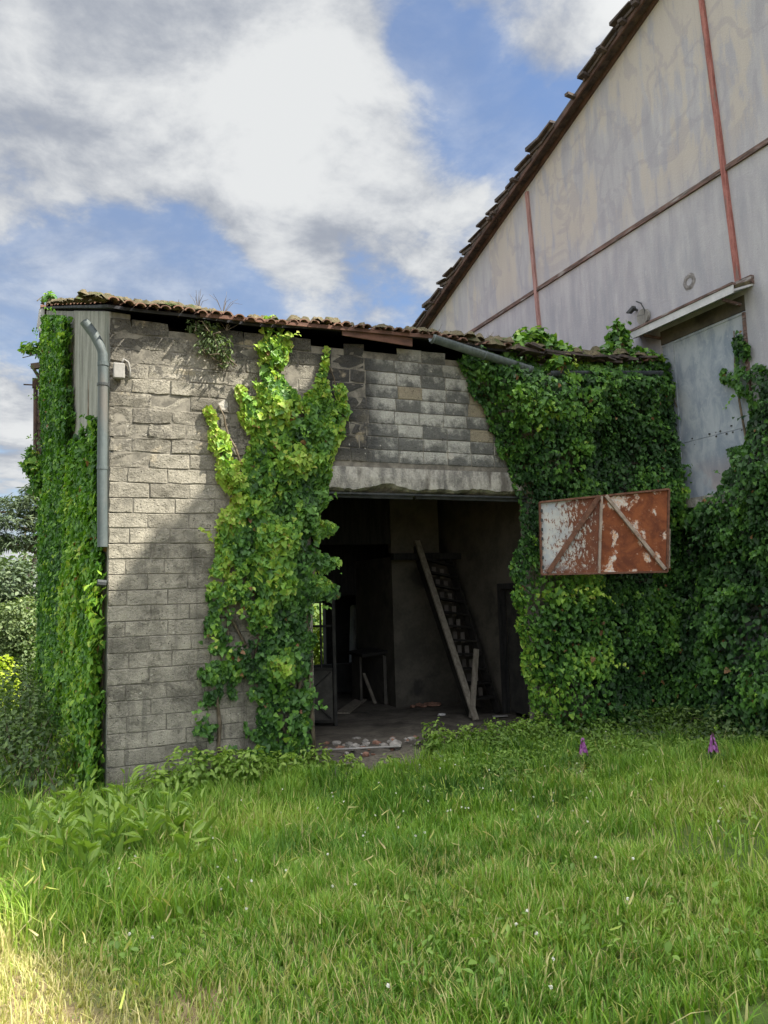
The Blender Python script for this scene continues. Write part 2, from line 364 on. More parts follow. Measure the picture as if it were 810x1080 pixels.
def mat_gable():
    m, t, b = material('gable_render'); ob = t.obj(); x, y, z = t.sep(ob)
    s1 = t.noise(t.scale(ob, (1, 1.0, .16)), 4.2, 6, .62); s2 = t.noise(t.scale(ob, (1, 1, .35)), 1.1, 6, .6, .4); f = t.noise(ob, 28, 4, .7)
    c = t.mix(t.rng(s1, .32, .68), (.315, .315, .345), (.40, .40, .42))
    bz = t.math('MULTIPLY', t.rng(t.math('ADD', t.math('MULTIPLY', f, .12), t.math('ADD', t.math('MULTIPLY', s1, .55), t.math('MULTIPLY', s2, .6))), .60, .665), t.rng(z, 7.6, 8.6))
    c = t.mix(t.math('MULTIPLY', bz, .75), c, (.42, .385, .345))
    vein = t.math('ABSOLUTE', t.math('SUBTRACT', t.noise(t.scale(ob, (1, .7, .55)), 1.5, 4, .55, .6), .5))
    vn = t.math('MULTIPLY', t.rng(t.math('MULTIPLY_ADD', t.math('SUBTRACT', f, .5), .03, vein), .040, .016), t.rng(z, 7.0, 9.0, .25, 1.0))
    c = t.mix(t.math('MULTIPLY', vn, .36), c, (.27, .265, .30))
    gr = t.noise(ob, 75, 3, .8); c = t.mix(.35, c, t.mix(t.rng(gr, .3, .7), t.mix(1.0, c, (.72, .72, .72), 'MULTIPLY'), t.mix(1.0, c, (1.2, 1.2, 1.2), 'MULTIPLY')))
    dr = t.math('MULTIPLY', t.rng(t.noise(t.scale(ob, (1, 9, .35)), 1.6, 5, .7), .56, .70), t.rng(s2, .42, .6)); c = t.mix(t.math('MULTIPLY', dr, .4), c, (.235, .23, .26))
    low = t.math('MULTIPLY', t.rng(z, 8.0, 7.2), t.rng(t.noise(t.scale(ob, (1, 1.5, .35)), 2.4, 6, .65), .45, .62))
    c = t.mix(t.math('MULTIPLY', low, .45), c, (.26, .275, .31))
    wh = t.math('MULTIPLY', t.rng(t.noise(t.scale(ob, (1, 1.4, .35)), 6.0, 6, .7), .63, .72), t.rng(z, 8.4, 7.4))
    c = t.mix(t.math('MULTIPLY', wh, .6), c, (.46, .465, .48))
    sp = t.math('MULTIPLY', t.rng(t.voronoi(ob, 11), .09, .05), t.rng(t.noise(ob, 1.9, 2), .57, .62))
    c = t.mix(t.math('MULTIPLY', sp, .7), c, (.16, .16, .16))
    finish(t, b, c, .92, t.bump(t.math('ADD', t.math('MULTIPLY', gr, .3), t.math('MULTIPLY_ADD', f, .5, s2)), .55, .02), .15); return m
M_gable = mat_gable()

def mat_bluepanel():
    m, t, b = material('blue_grey_sheet'); ob = t.obj(); x, y, z = t.sep(ob)
    n = t.noise(t.scale(ob, (1, 1.6, .8)), 3.0, 7, .65, .6); f = t.noise(ob, 22, 4, .7); k = t.noise(ob, 1.4, 4, .6)
    c = t.mix(t.rng(n, .34, .66), (.22, .265, .325), (.37, .41, .455))
    c = t.mix(t.math('MULTIPLY', t.rng(f, .55, .75), .35), c, (.52, .55, .58))
    c = t.mix(t.math('MULTIPLY', t.math('MULTIPLY', t.rng(z, 4.1, 3.5), t.rng(k, .46, .58)), .55), c, (.36, .29, .28))
    c = t.mix(t.math('MULTIPLY', t.rng(t.voronoi(ob, 14), .07, .04), t.rng(k, .5, .55)), c, (.07, .06, .055))
    finish(t, b, c, .62, t.bump(n, .2, .01), .3); return m
M_blue = mat_bluepanel()

def mat_rust(name, painted):
    m, t, b = material(name); ob = t.obj(); x, y, z = t.sep(ob)
    blot = t.noise(t.vec('ADD', ob, (1.3, 0, .4)), 3.4, 6, .68, .5); f = t.noise(ob, 26, 5, .75); sp = t.noise(t.scale(ob, (1.5, 1, .7)), 20, 4, .75)
    rust = t.mix(t.rng(blot, .30, .70), (.105, .032, .016), (.27, .085, .030))
    rust = t.mix(t.math('MULTIPLY', t.rng(f, .56, .72), .5), rust, (.34, .15, .075))
    paint = t.mix(t.rng(blot, .4, .6), (.33, .36, .38), (.46, .46, .43))
    if painted:
        u = t.rng(x, 5.42, 6.22, 0, 1, False)
        amt = t.math('ADD', t.math('MULTIPLY', sp, .75), t.math('ADD', t.math('MULTIPLY', u, .27), t.math('MULTIPLY', t.math('SUBTRACT', blot, .5), .35)))
        k = t.rng(amt, .415, .50)
        bot = t.rng(z, 2.50, 2.32); k = t.math('MAXIMUM', k, t.math('MULTIPLY', bot, t.rng(f, .40, .50)))
        rust = t.mix(.5, rust, (.075, .038, .028))
        c = t.mix(k, t.mix(t.math('MULTIPLY', u, .65), paint, (.46, .37, .25)), rust)
    else:
        n3 = t.noise(t.vec('ADD', t.scale(ob, (1.0, 1, .85)), (4.6, 0, 2.2)), 4.6, 5, .62, .3)
        k = t.rng(t.math('MULTIPLY_ADD', t.math('SUBTRACT', f, .5), .16, n3), .535, .60)
        c = t.mix(k, rust, t.mix(t.rng(f, .45, .6), (.55, .52, .47), (.50, .28, .16)))
    finish(t, b, c, .8, t.bump(t.math('MULTIPLY_ADD', f, .6, blot), .35, .006), .25); return m
M_rust_white = mat_rust('rusting_white_paint', True); M_rust = mat_rust('orange_rust_sheet', False)
M_rustframe = mat_plain('rusty_frame', (.085, .042, .028), (.17, .085, .055), 12, .8)
M_pbrace = mat_plain('pale_brace', (.24, .19, .15), (.36, .30, .25), 14, .7, c2=(.2, .09, .05))

# ---------------------------------------------------------------- ground
def sst(a, b, v): u = np.clip((v-a)/(b-a), 0, 1); return u*u*(3-2*u)
def gz(x, y):
    x = np.asarray(x, float); y = np.asarray(y, float)
    z = 0.52*sst(-.6, -7.0, y) + .13*sst(.5, 2.4, x)*sst(-4.5, -.6, y)
    z = z - 1.9*sst(1.0, 30, y) + .035*vnoise(x*.9, y*.9, 3) + .02*vnoise(x*2.7, y*2.7, 4)
    return z
def mat_ground():
    m, t, b = material('ground_soil'); ob = t.obj(); x, y, z = t.sep(ob)
    n = t.noise(ob, 1.3, 6, .65); f = t.noise(ob, 18, 5, .7)
    c = t.mix(t.rng(n, .35, .65), (.055, .095, .020), (.09, .130, .032))
    c = t.mix(t.rng(f, .52, .75), c, (.13, .12, .06))
    dry = t.math('MULTIPLY', t.rng(t.math('ADD', t.math('MULTIPLY', t.math('SUBTRACT', n, .5), 1.2), t.math('ADD', x, t.math('MULTIPLY_ADD', y, .35, 2.19))), .25, -.15), t.rng(y, -3.3, -4.2))
    ap = t.math('MULTIPLY', t.math('MULTIPLY', t.rng(y, -1.3, -.7), t.rng(x, 2.0, 2.3)), t.rng(x, 4.1, 3.6)); dry = dry
    c = t.mix(ap, c, t.mix(t.rng(f, .35, .65), (.085, .075, .06), (.17, .152, .125)))
    bd = t.math('ADD', t.math('POWER', t.math('DIVIDE', t.math('SUBTRACT', x, .02), .26), 2), t.math('POWER', t.math('DIVIDE', t.math('ADD', y, 5.55), .26), 2)); dry = t.math('MAXIMUM', dry, t.rng(bd, 1.2, .3))
    c = t.mix(dry, c, t.mix(t.rng(f, .35, .65), (.15, .115, .06), (.24, .19, .105)))
    finish(t, b, c, .95, t.bump(f, .7, .03), .1); return m
M_ground = mat_ground()
xs = np.unique(np.concatenate([np.linspace(-600, -30, 14), np.linspace(-30, -6, 14), np.linspace(-6, 12, 91), np.linspace(12, 40, 12), np.linspace(40, 600, 12)]))
ys = np.unique(np.concatenate([np.linspace(-600, -30, 12), np.linspace(-30, -10, 14), np.linspace(-10, 3, 66), np.linspace(3, 40, 40), np.linspace(40, 900, 16)]))
X, Y = np.meshgrid(xs, ys); Z = gz(X, Y)
nx, ny = len(xs), len(ys)
idx = np.arange(nx*ny).reshape(ny, nx)
fc = np.stack([idx[:-1, :-1], idx[:-1, 1:], idx[1:, 1:], idx[1:, :-1]], -1).reshape(-1, 4)
me = bpy.data.meshes.new('ground'); me.from_pydata(np.stack([X, Y, Z], -1).reshape(-1, 3).tolist(), [], fc.tolist())
me.polygons.foreach_set('use_smooth', [True]*len(me.polygons))
tag(link_mesh('ground', me, M_ground), kind='structure')

# ================================================================ the stone shed
L = 8.08
shed = thing('stone_shed', 'low derelict block shed with clay tile roof and wide open doorway, half covered by ivy', 'shed', (0, 0, 0))
OX0, OX1, OZ = 2.32, 5.52, 3.40
# body behind the facing blocks (mortar)
MB().box(0.02, OX0, .0105, .26, -.5, 5.26).box(OX1, L-.01, .0105, .26, -.5, 5.26).box(OX0, OX1, .0105, .26, 3.73, 5.26).build('mortar_core', M_mortar, shed)
def block_face(mb, x0, x1, z0, z1, tint, rough):
    g = .0025; j = lambda s: random.uniform(-s, s)
    y0 = j(.003)*rough+.006
    bx = [(x0+g, z0+g), (x1-g, z0+g), (x1-g, z1-g), (x0+g, z1-g)]
    o = [(a+j(.005)*rough, .0125, c+j(.005)*rough) for a, c in bx]
    k = .004+.004*rough
    nseg = 3
    fr = []
    xa, xb, za, zb = x0+g+k, x1-g-k, z0+g+k, z1-g-k
    for jz in range(3):
        for ix in range(nseg+1):
            fr.append((xa+(xb-xa)*ix/nseg+j(.006)*rough, y0-.004+j(.0018)*rough**1.6, za+(zb-za)*jz/2+j(.006)*rough))
    n = nseg+1
    vs = o+fr; fs = []
    for jz in range(2):
        for ix in range(nseg):
            a = 4+jz*n+ix; fs.append((a, a+1, a+n+1, a+n))
    b0 = [4+i for i in range(n)]; t0 = [4+2*n+i for i in range(n)]
    fs.append((0, 1, b0[-1], *b0[-2:0:-1], b0[0])); fs.append((2, 3, t0[0], *t0[1:-1], t0[-1]))
    fs.append((1, 2, t0[-1], 4+n+n-1, b0[-1])); fs.append((3, 0, b0[0], 4+n, t0[0]))
    mb.add(vs, fs, tint)
mb = MB(); CH = .1725; z = -.345; row = 0
while z < 5.3:
    z1 = z+CH
    off = (.0 if row % 2 else .22)+random.uniform(-.04, .04)
    newrow = z > 3.7
    x = -.03
    first = True
    while x < L-.02:
        ln = (random.choice([.42, .44, .44, .46]) if not (newrow and x > 3.1) else .36)
        if first and off > .1: ln = off
        first = False
        xe = min(x+ln, L-.01)
        if L-.01-xe < .1: xe = L-.01
        a, e = x, xe
        if newrow and a < 3.1 < e-.05: e = xe = 3.1 if 3.1-a > .1 else e
        segs = [(a, e)]
        if z < 3.72:
            segs = []
            if a < OX0: segs.append((a, min(e, OX0)))
            if e > OX1: segs.append((max(a, OX1), e))
        for (p, q) in segs:
            if q-p < .05: continue
            if z1 > 5.25 and random.random() < .25 and p > .3: continue
            if z > 4.9 and 2.2 < p < 2.9 and random.random() < .5: continue
            # tumble of older masonry towards the upper left
            rough = 1.0+1.6*float(sst(2.6, 4.2, z))*(p < 3.0)
            zt = max(z, 3.735) if (p < OX1 and q > OX0 and z < 3.735) else z
            block_face(mb, p, q, zt, z1, random.random(), rough)
        x = xe
    z = z1; row += 1
mb.build('front_wall', M_block, shed)
# lintel with a broken lower edge
bm_ = MB(); nseg = 60
vs = []; fs = []
for i in range(nseg+1):
    x = OX0-.12+(5.68-OX0)*i/nseg
    chip = .06*max(0, vnoise(np.array([x*3.0]), np.array([.3]), 8)[0])+.02*random.random()
    if 2.95 < x < 3.75: chip += .10*(1-abs(x-3.35)/.40)
    zb = OZ+chip
    f_ = -.035+random.uniform(-.004, .004)
    vs += [(x, f_, 3.725), (x, f_-.006, 3.60+random.uniform(-.01, .01)), (x, f_+random.uniform(0, .01), zb+.03), (x, .03, zb), (x, .26, OZ+.0), (x, .26, 3.725)]
for i in range(nseg):
    for k in range(5):
        a = i*6+k; fs.append((a, a+6, a+7, a+1))
    a = i*6+5; fs.append((a, a+6, a+1, a-5))
fs += [tuple(range(6))[::-1], tuple(nseg*6+k for k in range(6))]
bm_.add(vs, fs); lint = bm_.build('lintel', M_lintel, shed)
MB().bar((OX0-.1, .10, 3.372), (3.75, .10, 3.365), .06, .05).bar((3.80, .10, 3.372), (OX1+.1, .10, 3.362), .06, .05).bar((OX0-.1, .02, 3.392), (OX1+.1, .02, 3.392), .03, .022).build('door_rail', M_bracket, shed)
# side wall (splayed), back wall, corner slab
SW = np.array([-.8, 7.0])/np.hypot(.8, 7.0)
def side(u, z, o=0.0): return (SW[0]*u-SW[1]*o, SW[1]*u+SW[0]*o, z)       # o = outwards (to the left)
EZ = 5.42; SL = .345
MB().prism([side(.03, -.5, 0), side(7.0, -.9, 0), side(7.0, EZ+7.0*SL, 0), side(.03, EZ, 0)], (.2, .02, 0)).build('side_wall', M_conc, shed)
MB().prism([side(.02, -.3, .03), side(.42, -.3, .03), side(.42, EZ+.42*SL, .03), side(.02, EZ, .03)], (.03, .004, 0)).prism([side(.45, -.3, .025), side(3.0, -.3, .025), side(3.0, EZ+3.0*SL, .025), side(.45, EZ+.45*SL, .025)], (.03, .004, 0)).build('corner_slab', M_conc, shed, bevel=.008)
cl = MB()
for k in range(26):
    z0 = 4.36+k*.135
    if z0 > 7.75: break
    cl.prism([side(6.98, z0, -.04), side(6.98, z0+.125, -.04), side(6.98, z0+.125, .10+.03*random.random()), side(6.98, z0, .10+.03*random.random())], (0, .06, .0), random.random())
cl.prism([side(7.06, 4.3, -.04), side(7.06, 7.8, -.04), side(7.06, 7.8, .05), side(7.06, 4.3, .05)], (0, .03, 0))
cl.build('side_boarding', M_cladding, shed)
MB().prism([side(6.93, 7.25, .03), side(6.93, 7.85, .03), side(6.93, 7.82, .13), side(6.93, 7.45, .17)], (0, .02, 0)).build('verge_flashing', M_wmetal, shed)
MB().bar(side(6.5, 6.62, -.05), side(6.8, 6.62, .24), .10, .10).bar(side(6.75, 6.60, .24), side(6.75, 6.36, .10), .05, .05).build('purlin_end', M_cladding, shed)
# back wall with the little window, right inner wall, partition, floors
WX0, WX1, WZ0, WZ1 = 4.42, 4.86, .55, 1.95
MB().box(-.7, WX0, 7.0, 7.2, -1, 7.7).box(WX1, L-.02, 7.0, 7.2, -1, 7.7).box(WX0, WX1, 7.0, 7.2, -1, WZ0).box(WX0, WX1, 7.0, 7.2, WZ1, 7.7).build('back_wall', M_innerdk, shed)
MB().box(6.0, 6.18, 1.62, 7.0, -.3, 5.3).box(6.0, 6.18, .26, .76, -.3, 5.3).box(6.0, 6.18, .76, 1.62, 2.18, 5.3).build('inner_wall', M_inner, shed)
MB().box(4.80, 6.0, 3.22, 3.40, 0, 2.75).box(4.70, 5.62, 3.0, 3.12, 2.80, 3.9).box(4.8, 4.96, 3.40, 5.0, 0, 2.75).build('partition_wall', M_inner, shed)
MB().box(-.3, 6.0, 4.95, 5.08, 2.10, 5.6).box(.26, 4.7, 3.02, 3.06, 2.95, 5.6).build('loft_boarding', M_shadetimber, shed)
lf = MB()
for k in range(9): lf.box(.2+k*.68, .2+k*.68+.08, .3, 5.0, 3.86, 4.02)
lf.box(.1, 5.98, .3, 5.0, 4.025, 4.06); lf.box(4.7, 6.0, 2.9, 3.02, 2.68, 2.79)
lf.build('loft_floor', M_shadetimber, shed)
MB().prism([(5.04, 5.9, .2), (5.50, 5.9, .2), (5.50, 5.9, 1.9), (5.12, 5.9, 1.9)], (0, .3, 0)).build('chimney_breast', mat_plain('pale_lit_distemper', (.42, .43, .435), (.62, .63, .63), 3), shed, bevel=.04)  # pale coat whitened further to stand in for window light
MB().box(3.6, 5.3, 5.6, 5.85, .2, .75).build('low_wall', M_innerdk, shed)
door = MB().box(6.05, 6.10, .80, 1.58, .22, 2.12).box(6.035, 6.05, .88, 1.2, .35, 2.0).build('inner_door', M_gate, shed)
MB().box(5.94, 6.04, 1.585, 1.66, .2, 2.22).box(5.94, 6.04, .72, .795, .2, 2.22).box(5.94, 6.04, .795, 1.585, 2.13, 2.22).build('door_frame', M_shadetimber, shed)
fl = MB(); n = 34; g = [[(2.2-2.4*(1-i/n)+ (5.998-2.2)*i/n, .0+7.0*j/n) for i in range(n+1)] for j in range(n+1)]
vs = []; fs = []
for j in range(n+1):
    for i in range(n+1):
        y = -.10+7.09*j/n; xw = .03-.114*max(0, y)+.06; x = xw+(5.99-xw)*i/n
        vs.append((x, y, .19+.018*vnoise(np.array([x*2.1]), np.array([y*2.1]), 5)[0]+.012*random.random()-.10*float(sst(.3, -.12, y))))
for j in range(n):
    for i in range(n): a = j*(n+1)+i; fs.append((a, a+1, a+n+2, a+n+1))
fl.add(vs, fs); fl.build('dirt_floor', M_floor, shed)
# roof: boards + canal tiles, eave boards
def roof_z(x, y):
    sl = .345-.05*max(0, min(1, (x+.5)/8.5))
    sag = -.03*math.sin(max(0, x)*1.3)-.012*math.sin(x*4.1+1)
    return 5.50+sl*y+sag*(1 if y < 3 else .4)
vs = []; fs = []; cx = 40; cy = 8
for j in range(cy+1):
    for i in range(cx+1):
        yy = -.13+7.23*j/cy; xa = -.06-.114*max(0, yy); x = xa+(L-.03-xa)*i/cx
        vs.append((x, yy, roof_z(x, yy)-.0)); 
n0 = len(vs); vs += [(a, b, c-.035) for a, b, c in vs]
for j in range(cy):
    for i in range(cx):
        a = j*(cx+1)+i; fs.append((a, a+1, a+cx+2, a+cx+1)); fs.append((n0+a, n0+a+cx+1, n0+a+cx+2, n0+a+1))
for i in range(cx): fs.append((i, n0+i, n0+i+1, i+1)); a = cy*(cx+1)+i; fs.append((a, a+1, n0+a+1, n0+a))
for j in range(cy):
    a = j*(cx+1); fs.append((a, a+cx+1, n0+a+cx+1, n0+a)); a += cx; fs.append((a, n0+a, n0+a+cx+1, a+cx+1))
MB().add(vs, fs).build('roof_boards', M_eave, shed)
# the other slope, behind
MB().prism([(-.9, 7.1, roof_z(-1, 7.1)), (L-.03, 7.1, roof_z(L, 7.1)), (L-.03, 8.9, 5.0), (-.95, 8.9, 5.0)], (0, 0, .05)).build('rear_slope', M_tile, shed)
ti = MB(); st_ = .138; ncol = int((L+.08)/st_)
for i in range(ncol):
    for j in range(19):
        y0 = -.26+j*.385+random.uniform(-.03, .03); 
        xc = -.06+st_*(i+.5)-.114*max(0, y0)*max(0, 1-i/ncol*1.2)
        if xc > 3.95 and random.random() < .55 and j < 3: continue
        y1 = y0+.43; lift = .012+random.uniform(0, .034)*(j < 3); ra = .058
        jx = random.uniform(-.018, .018)
        vs = []; fs = []; ns = 6
        for (yy, rr, hh) in ((y0, ra*1.06, lift+.012), (y1, ra*.86, 0.0)):
            zc = roof_z(xc, yy)+hh
            for k in range(ns+1):
                an = math.pi*k/ns; vs.append((xc+jx-rr*math.cos(an), yy, zc+rr*.70*math.sin(an)))
            for k in range(ns+1):
                an = math.pi*k/ns; vs.append((xc+jx-(rr-.016)*math.cos(an), yy, zc+(rr-.016)*.70*math.sin(an)))
        q = ns+1
        for k in range(ns):
            fs += [(k, k+1, 2*q+k+1, 2*q+k), (q+k+1, q+k, 3*q+k, 3*q+k+1), (k+1, k, q+k, q+k+1), (2*q+k, 2*q+k+1, 3*q+k+1, 3*q+k)]
        ti.add(vs, fs, random.random())
ti.build('roof_tiles', M_tile, shed)
MB().bar((.95, -.215, roof_z(.95, -.2)-.005), (4.0, -.215, roof_z(4.0, -.2)-.005), .03, .045).bar((2.72, -.19, 5.42), (3.7, -.17, 5.38), .025, .11).build('eave_batten', M_redboard, shed)
ms = MB()
for k in range(330):
    x = random.choice([None, random.uniform(-.35, 1.0), random.uniform(1, 4.4), random.uniform(4.2, 7.9), random.uniform(4.4, 7.4)])
    y = random.uniform(-.26, .35) if x is not None else random.uniform(-.2, 6.8)
    if x is None: x = -.06-.114*max(0, y)+random.uniform(-.04, .12)
    s = random.uniform(.03, .09)*(1.3 if x > 4.2 else .8)
    zc = roof_z(x, y)+.03+ (random.uniform(-.02, .10) if x > 4.2 else .05)
    ph = random.random()*6
    vs = [(x+s*1.5*math.cos(a+ph)*random.uniform(.7, 1.3), y+s*math.sin(a+ph)*random.uniform(.7, 1.3), zc-.02+random.uniform(-.02, .02)) for a in np.linspace(0, 2*math.pi, 7)[:-1]]
    vs += [(x+s*.7*math.cos(a+ph), y+s*.5*math.sin(a+ph), zc+s*random.uniform(.3, .8)) for a in np.linspace(0, 2*math.pi, 7)[:-1]]
    ms.add(vs, [(i, (i+1) % 6, 6+(i+1) % 6, 6+i) for i in range(6)]+[tuple(range(6, 12))], random.random())
ms.build('roof_moss', M_moss, shed, smooth=True)
# slipped debris and broken tile ends along the ruined eave
db = MB()
for k in range(70):
    x = random.uniform(4.5, 7.6); y = random.uniform(-.34, .2); ln = random.uniform(.1, .34)
    zc = 5.50-.06*math.sin((x-4.4)/3.4*math.pi)+random.uniform(-.06, .07); an = random.uniform(-.35, .35)
    db.bar((x, y, zc), (x+ln*math.cos(an), y+ln*math.sin(an)*.6, zc+random.uniform(-.06, .05)), random.uniform(.06, .16), random.uniform(.015, .04), a=random.random())
db.build('broken_tiles', M_dtile, shed)
# gutters: half round troughs
def gutter(p, q, r, thick=.006):
    p = np.array(p); q = np.array(q); d = unit((q-p)[None])[0]; s = unit(np.cross(d, (0, 0, 1))[None])[0]; u = np.cross(s, d)
    vs = []; fs = []; ns = 10; N = 7
    for i in range(N):
        c = p+(q-p)*i/(N-1)
        for rr in (r, r-thick):
            for k in range(ns+1):
                an = math.pi*k/ns; vs.append(c+s*rr*math.cos(an)-u*rr*math.sin(an))
    w = 2*(ns+1)
    for i in range(N-1):
        for k in range(ns):
            a = i*w+k; fs.append((a, a+1, a+w+1, a+w)); a += ns+1; fs.append((a+1, a, a+w, a+w+1))
    for e in (0, (N-1)*w):
        for k in range(ns): fs.append((e+k, e+k+1, e+ns+1+k+1, e+ns+1+k))
    mb = MB().add(vs, fs)
    c = p+(q-p)*.5
    for f_ in (.02, .52, .97):
        c = p+(q-p)*f_
        mb.tube([c+s*(r+.006)*math.cos(a)-u*(r+.006)*math.sin(a) for a in np.linspace(0, math.pi, 9)], .009, 6)
    return mb
gutter((3.92, -.30, 5.45), (5.42, -.34, 5.14), .080).build('gutter', M_zinc, shed, smooth=False)
gutter((5.72, -.31, 5.12), (7.74, -.31, 5.30), .075).build('gutter', M_darkzinc, shed, smooth=False)
# downpipe with elbow, bracket, box
ex = at(92, 341, 1, .05); e2 = at(111, 372, 1, .02); e3 = at(108.5, 574, 1, .02)
dp = MB().tube([(-.30, .02, 5.27), (-.20, .0, 5.13), (-.13, -.02, 4.99), (-.105, -.03, 4.90), (-.10, -.03, 4.6), (-.10, -.03, 3.6), (-.09, -.03, 2.72)], .054, 14, cap=False)
dp.tube([(-.30, .02, 5.27), (-.20, .0, 5.13), (-.13, -.02, 4.99), (-.105, -.03, 4.90), (-.10, -.03, 4.6), (-.10, -.03, 3.6), (-.09, -.03, 2.72)], .048, 14, cap=False)
dpo = dp.build('downpipe', M_pipe, shed, smooth=True)
MB().tube([(-.10, -.03, 4.56), (-.10, -.03, 4.53)], .062, 14).bar((-.1, .04, 4.545), (-.1, .2, 4.545), .05, .02).build('bracket', M_bracket, dpo)
MB().tube([(-.10, -.03, 4.80), (-.10, -.03, 4.76)], .060, 14).build('collar', M_pipe, dpo)
MB().tube([(-.10, -.03, 3.62), (-.10, -.03, 3.58)], .059, 14).build('collar', M_pipe, dpo)
MB().tube([(-.14, -.02, 2.33), (-.05, -.01, 2.32)], .04, 8).build('pipe_stub', M_bracket, shed)
bx = MB().box(.005, .13, -.085, -.012, 4.62, 4.80).build('junction_box', M_box, shed, bevel=.012)
MB().tube([(.10, -.03, 4.80), (.12, -.03, 4.86), (.17, -.025, 4.83), (.19, -.02, 4.74), (.18, -.02, 4.63)], .014, 7).build('cable', M_box, bx, smooth=True)

# ================================================================ inside the shed
lt, rt_ = np.array([5.15, 3.0, 2.90]), np.array([5.80, 3.05, 2.75]); lb, rb = np.array([5.36, 1.62, .2]), np.array([5.86, 1.66, .2])
stair = thing('wooden_stairs', 'steep dark wooden stairs rising to the loft inside the doorway', 'stairs', (5.6, 1.6, .2))
for p, q in ((lb, lt), (rb, rt_)): MB().bar(p, q, .04, .16).build('stringer', M_tread, stair)
for k in range(1, 12):
    f = k/12; a = lb+(lt-lb)*f; c = rb+(rt_-rb)*f
    MB().bar(a+(0, 0, .03), c+(0, 0, .03), .19, .032).build('tread', M_tread, stair)
for k in range(1, 11):
    f = (k+.45)/12; a = lb+(lt-lb)*f; c = rb+(rt_-rb)*f
    for u in (.20, .50, .76):
        p = a+(c-a)*u+np.array([0, .13, -.02]); MB().bar(p+(0, 0, -.085), p+(0, .01, .085), .075, .012, up=(0, 1, 0)).build('riser_board', M_riser, stair)
tag(MB().bar((5.13, 2.86, 3.0), (5.27, 1.33, .19), .10, .035, up=(0, -1, .5)).build('plank', M_plank), 'long grey plank leaning along the left side of the wooden stairs', 'plank')
tag(MB().bar((5.46, 1.56, 1.22), (5.24, 1.40, .22), .085, .03, up=(0, -1, .2)).build('plank', M_plank), 'short grey plank leaning against the foot of the long plank by the stairs', 'plank')
gate = thing('metal_gate', 'dark metal gate leaf with bars over a cross-braced lower panel, left in the doorway', 'gate', (3.2, 2.5, .2))
ga, gb = np.array([2.55, 2.55, 0.0]), np.array([3.28, 2.0, 0.0])
GP = lambda u, z: tuple(ga+(gb-ga)*u+np.array([0, 0, z]))
MB().bar(GP(0, .24), GP(0, 2.3), .045, .045).bar(GP(1, .2), GP(1, 2.34), .05, .05).bar(GP(0, .26), GP(1, .26), .04, .04).bar(GP(0, 1.02), GP(1, 1.02), .04, .04).bar(GP(0, 1.66), GP(1, 1.66), .035, .035).bar(GP(0, 2.3), GP(1, 2.3), .04, .04).build('frame', M_gate, gate)
MB().prism([GP(.03, .28), GP(.97, .28), GP(.97, 1.0), GP(.03, 1.0)], (.006, .008, 0)).build('panel', mat_plain('gate_sheet', (.06, .058, .052), (.10, .095, .082), 5), gate)
MB().bar(GP(.06, .3), GP(.94, .98), .012, .05, up=(.6, .8, 0)).bar(GP(.94, .3), GP(.06, .98), .012, .05, up=(.6, .8, 0)).build('brace', M_gate, gate)
for u in (.4, .78): MB().bar(GP(u, 1.04), GP(u, 2.28), .025, .025).build('bar', M_gate, gate)
cab = thing('wooden_cabinet', 'broken dark cabinet standing at the back left of the doorway', 'cabinet', (4.75, 4.2, .2))
MB().box(4.42, 4.46, 3.9, 4.3, .2, 1.05).box(4.74, 5.02, 3.58, 3.62, .2, 1.02).box(4.74, 4.77, 3.6, 4.3, .2, 1.04).build('body', mat_plain('dull_wood', (.06, .055, .048), (.10, .09, .075), 3), cab)
MB().prism([(4.34, 3.55, 1.03), (5.06, 3.5, 1.10), (5.06, 4.3, 1.12), (4.34, 4.3, 1.05)], (0, 0, .05)).build('top', M_tread, cab)
tag(MB().bar((4.62, 3.7, .21), (4.50, 3.92, .72), .06, .025).build('plank', M_plank), 'small board propped against the dark cabinet', 'plank')
tag(MB().bar((3.72, 2.9, .23), (4.5, 4.1, .24), .22, .03).build('plank', M_plank), 'wide flat board lying on the dirt floor beside the metal gate', 'plank')
tag(MB().tube([(2.42, .30, .225), (3.0, .12, .222), (3.42, .02, .215)], .012, 8).build('pipe', M_whitepipe, smooth=True), 'thin pale pipe lying across the doorway threshold', 'pipe')
def stone(name, x, y, z, s, mat, flat=.6):
    b = bmesh.new(); bmesh.ops.create_icosphere(b, subdivisions=1, radius=1)
    ax = np.array([s*random.uniform(.7, 1.4), s*random.uniform(.6, 1.1), s*flat*random.uniform(.6, 1.1)]); a = random.random()*6
    for v in b.verts:
        k = random.uniform(.75, 1.12); p = np.array(v.co)*ax*k
        p[2] = max(p[2], -s*.25)
        v.co = (x+p[0]*math.cos(a)-p[1]*math.sin(a), y+p[0]*math.sin(a)+p[1]*math.cos(a), z+p[2]+s*.2)
    me = bpy.data.meshes.new(name); b.to_mesh(me); b.free(); return link_mesh(name, me, mat)
for k in range(90):
    x = random.uniform(2.4, 3.85); y = .62-.38*(x-2.4)+random.gauss(0, .22); s = random.choice([.018, .022, .03, .04, .055, .07])
    tag(stone('rubble_stone', x, y, .20-.1*float(sst(.3, -.12, y)), s, random.choice([M_rubble, M_rubble, M_brickbit])), 'chunk of rubble in the scatter across the doorway threshold', 'rubble', 'rubble stones on the threshold')
tag(stone('rubble_stone', 3.42, .14, .2, .13, M_rubble), 'largest pale lump of rubble at the right end of the threshold scatter', 'rubble')
tag(stone('loose_stone', 5.02, 1.95, .2, .065, mat_plain('white_stone', (.42, .41, .39), (.55, .54, .52), 6)), 'single white stone on the dirt floor left of the plank feet', 'stone')
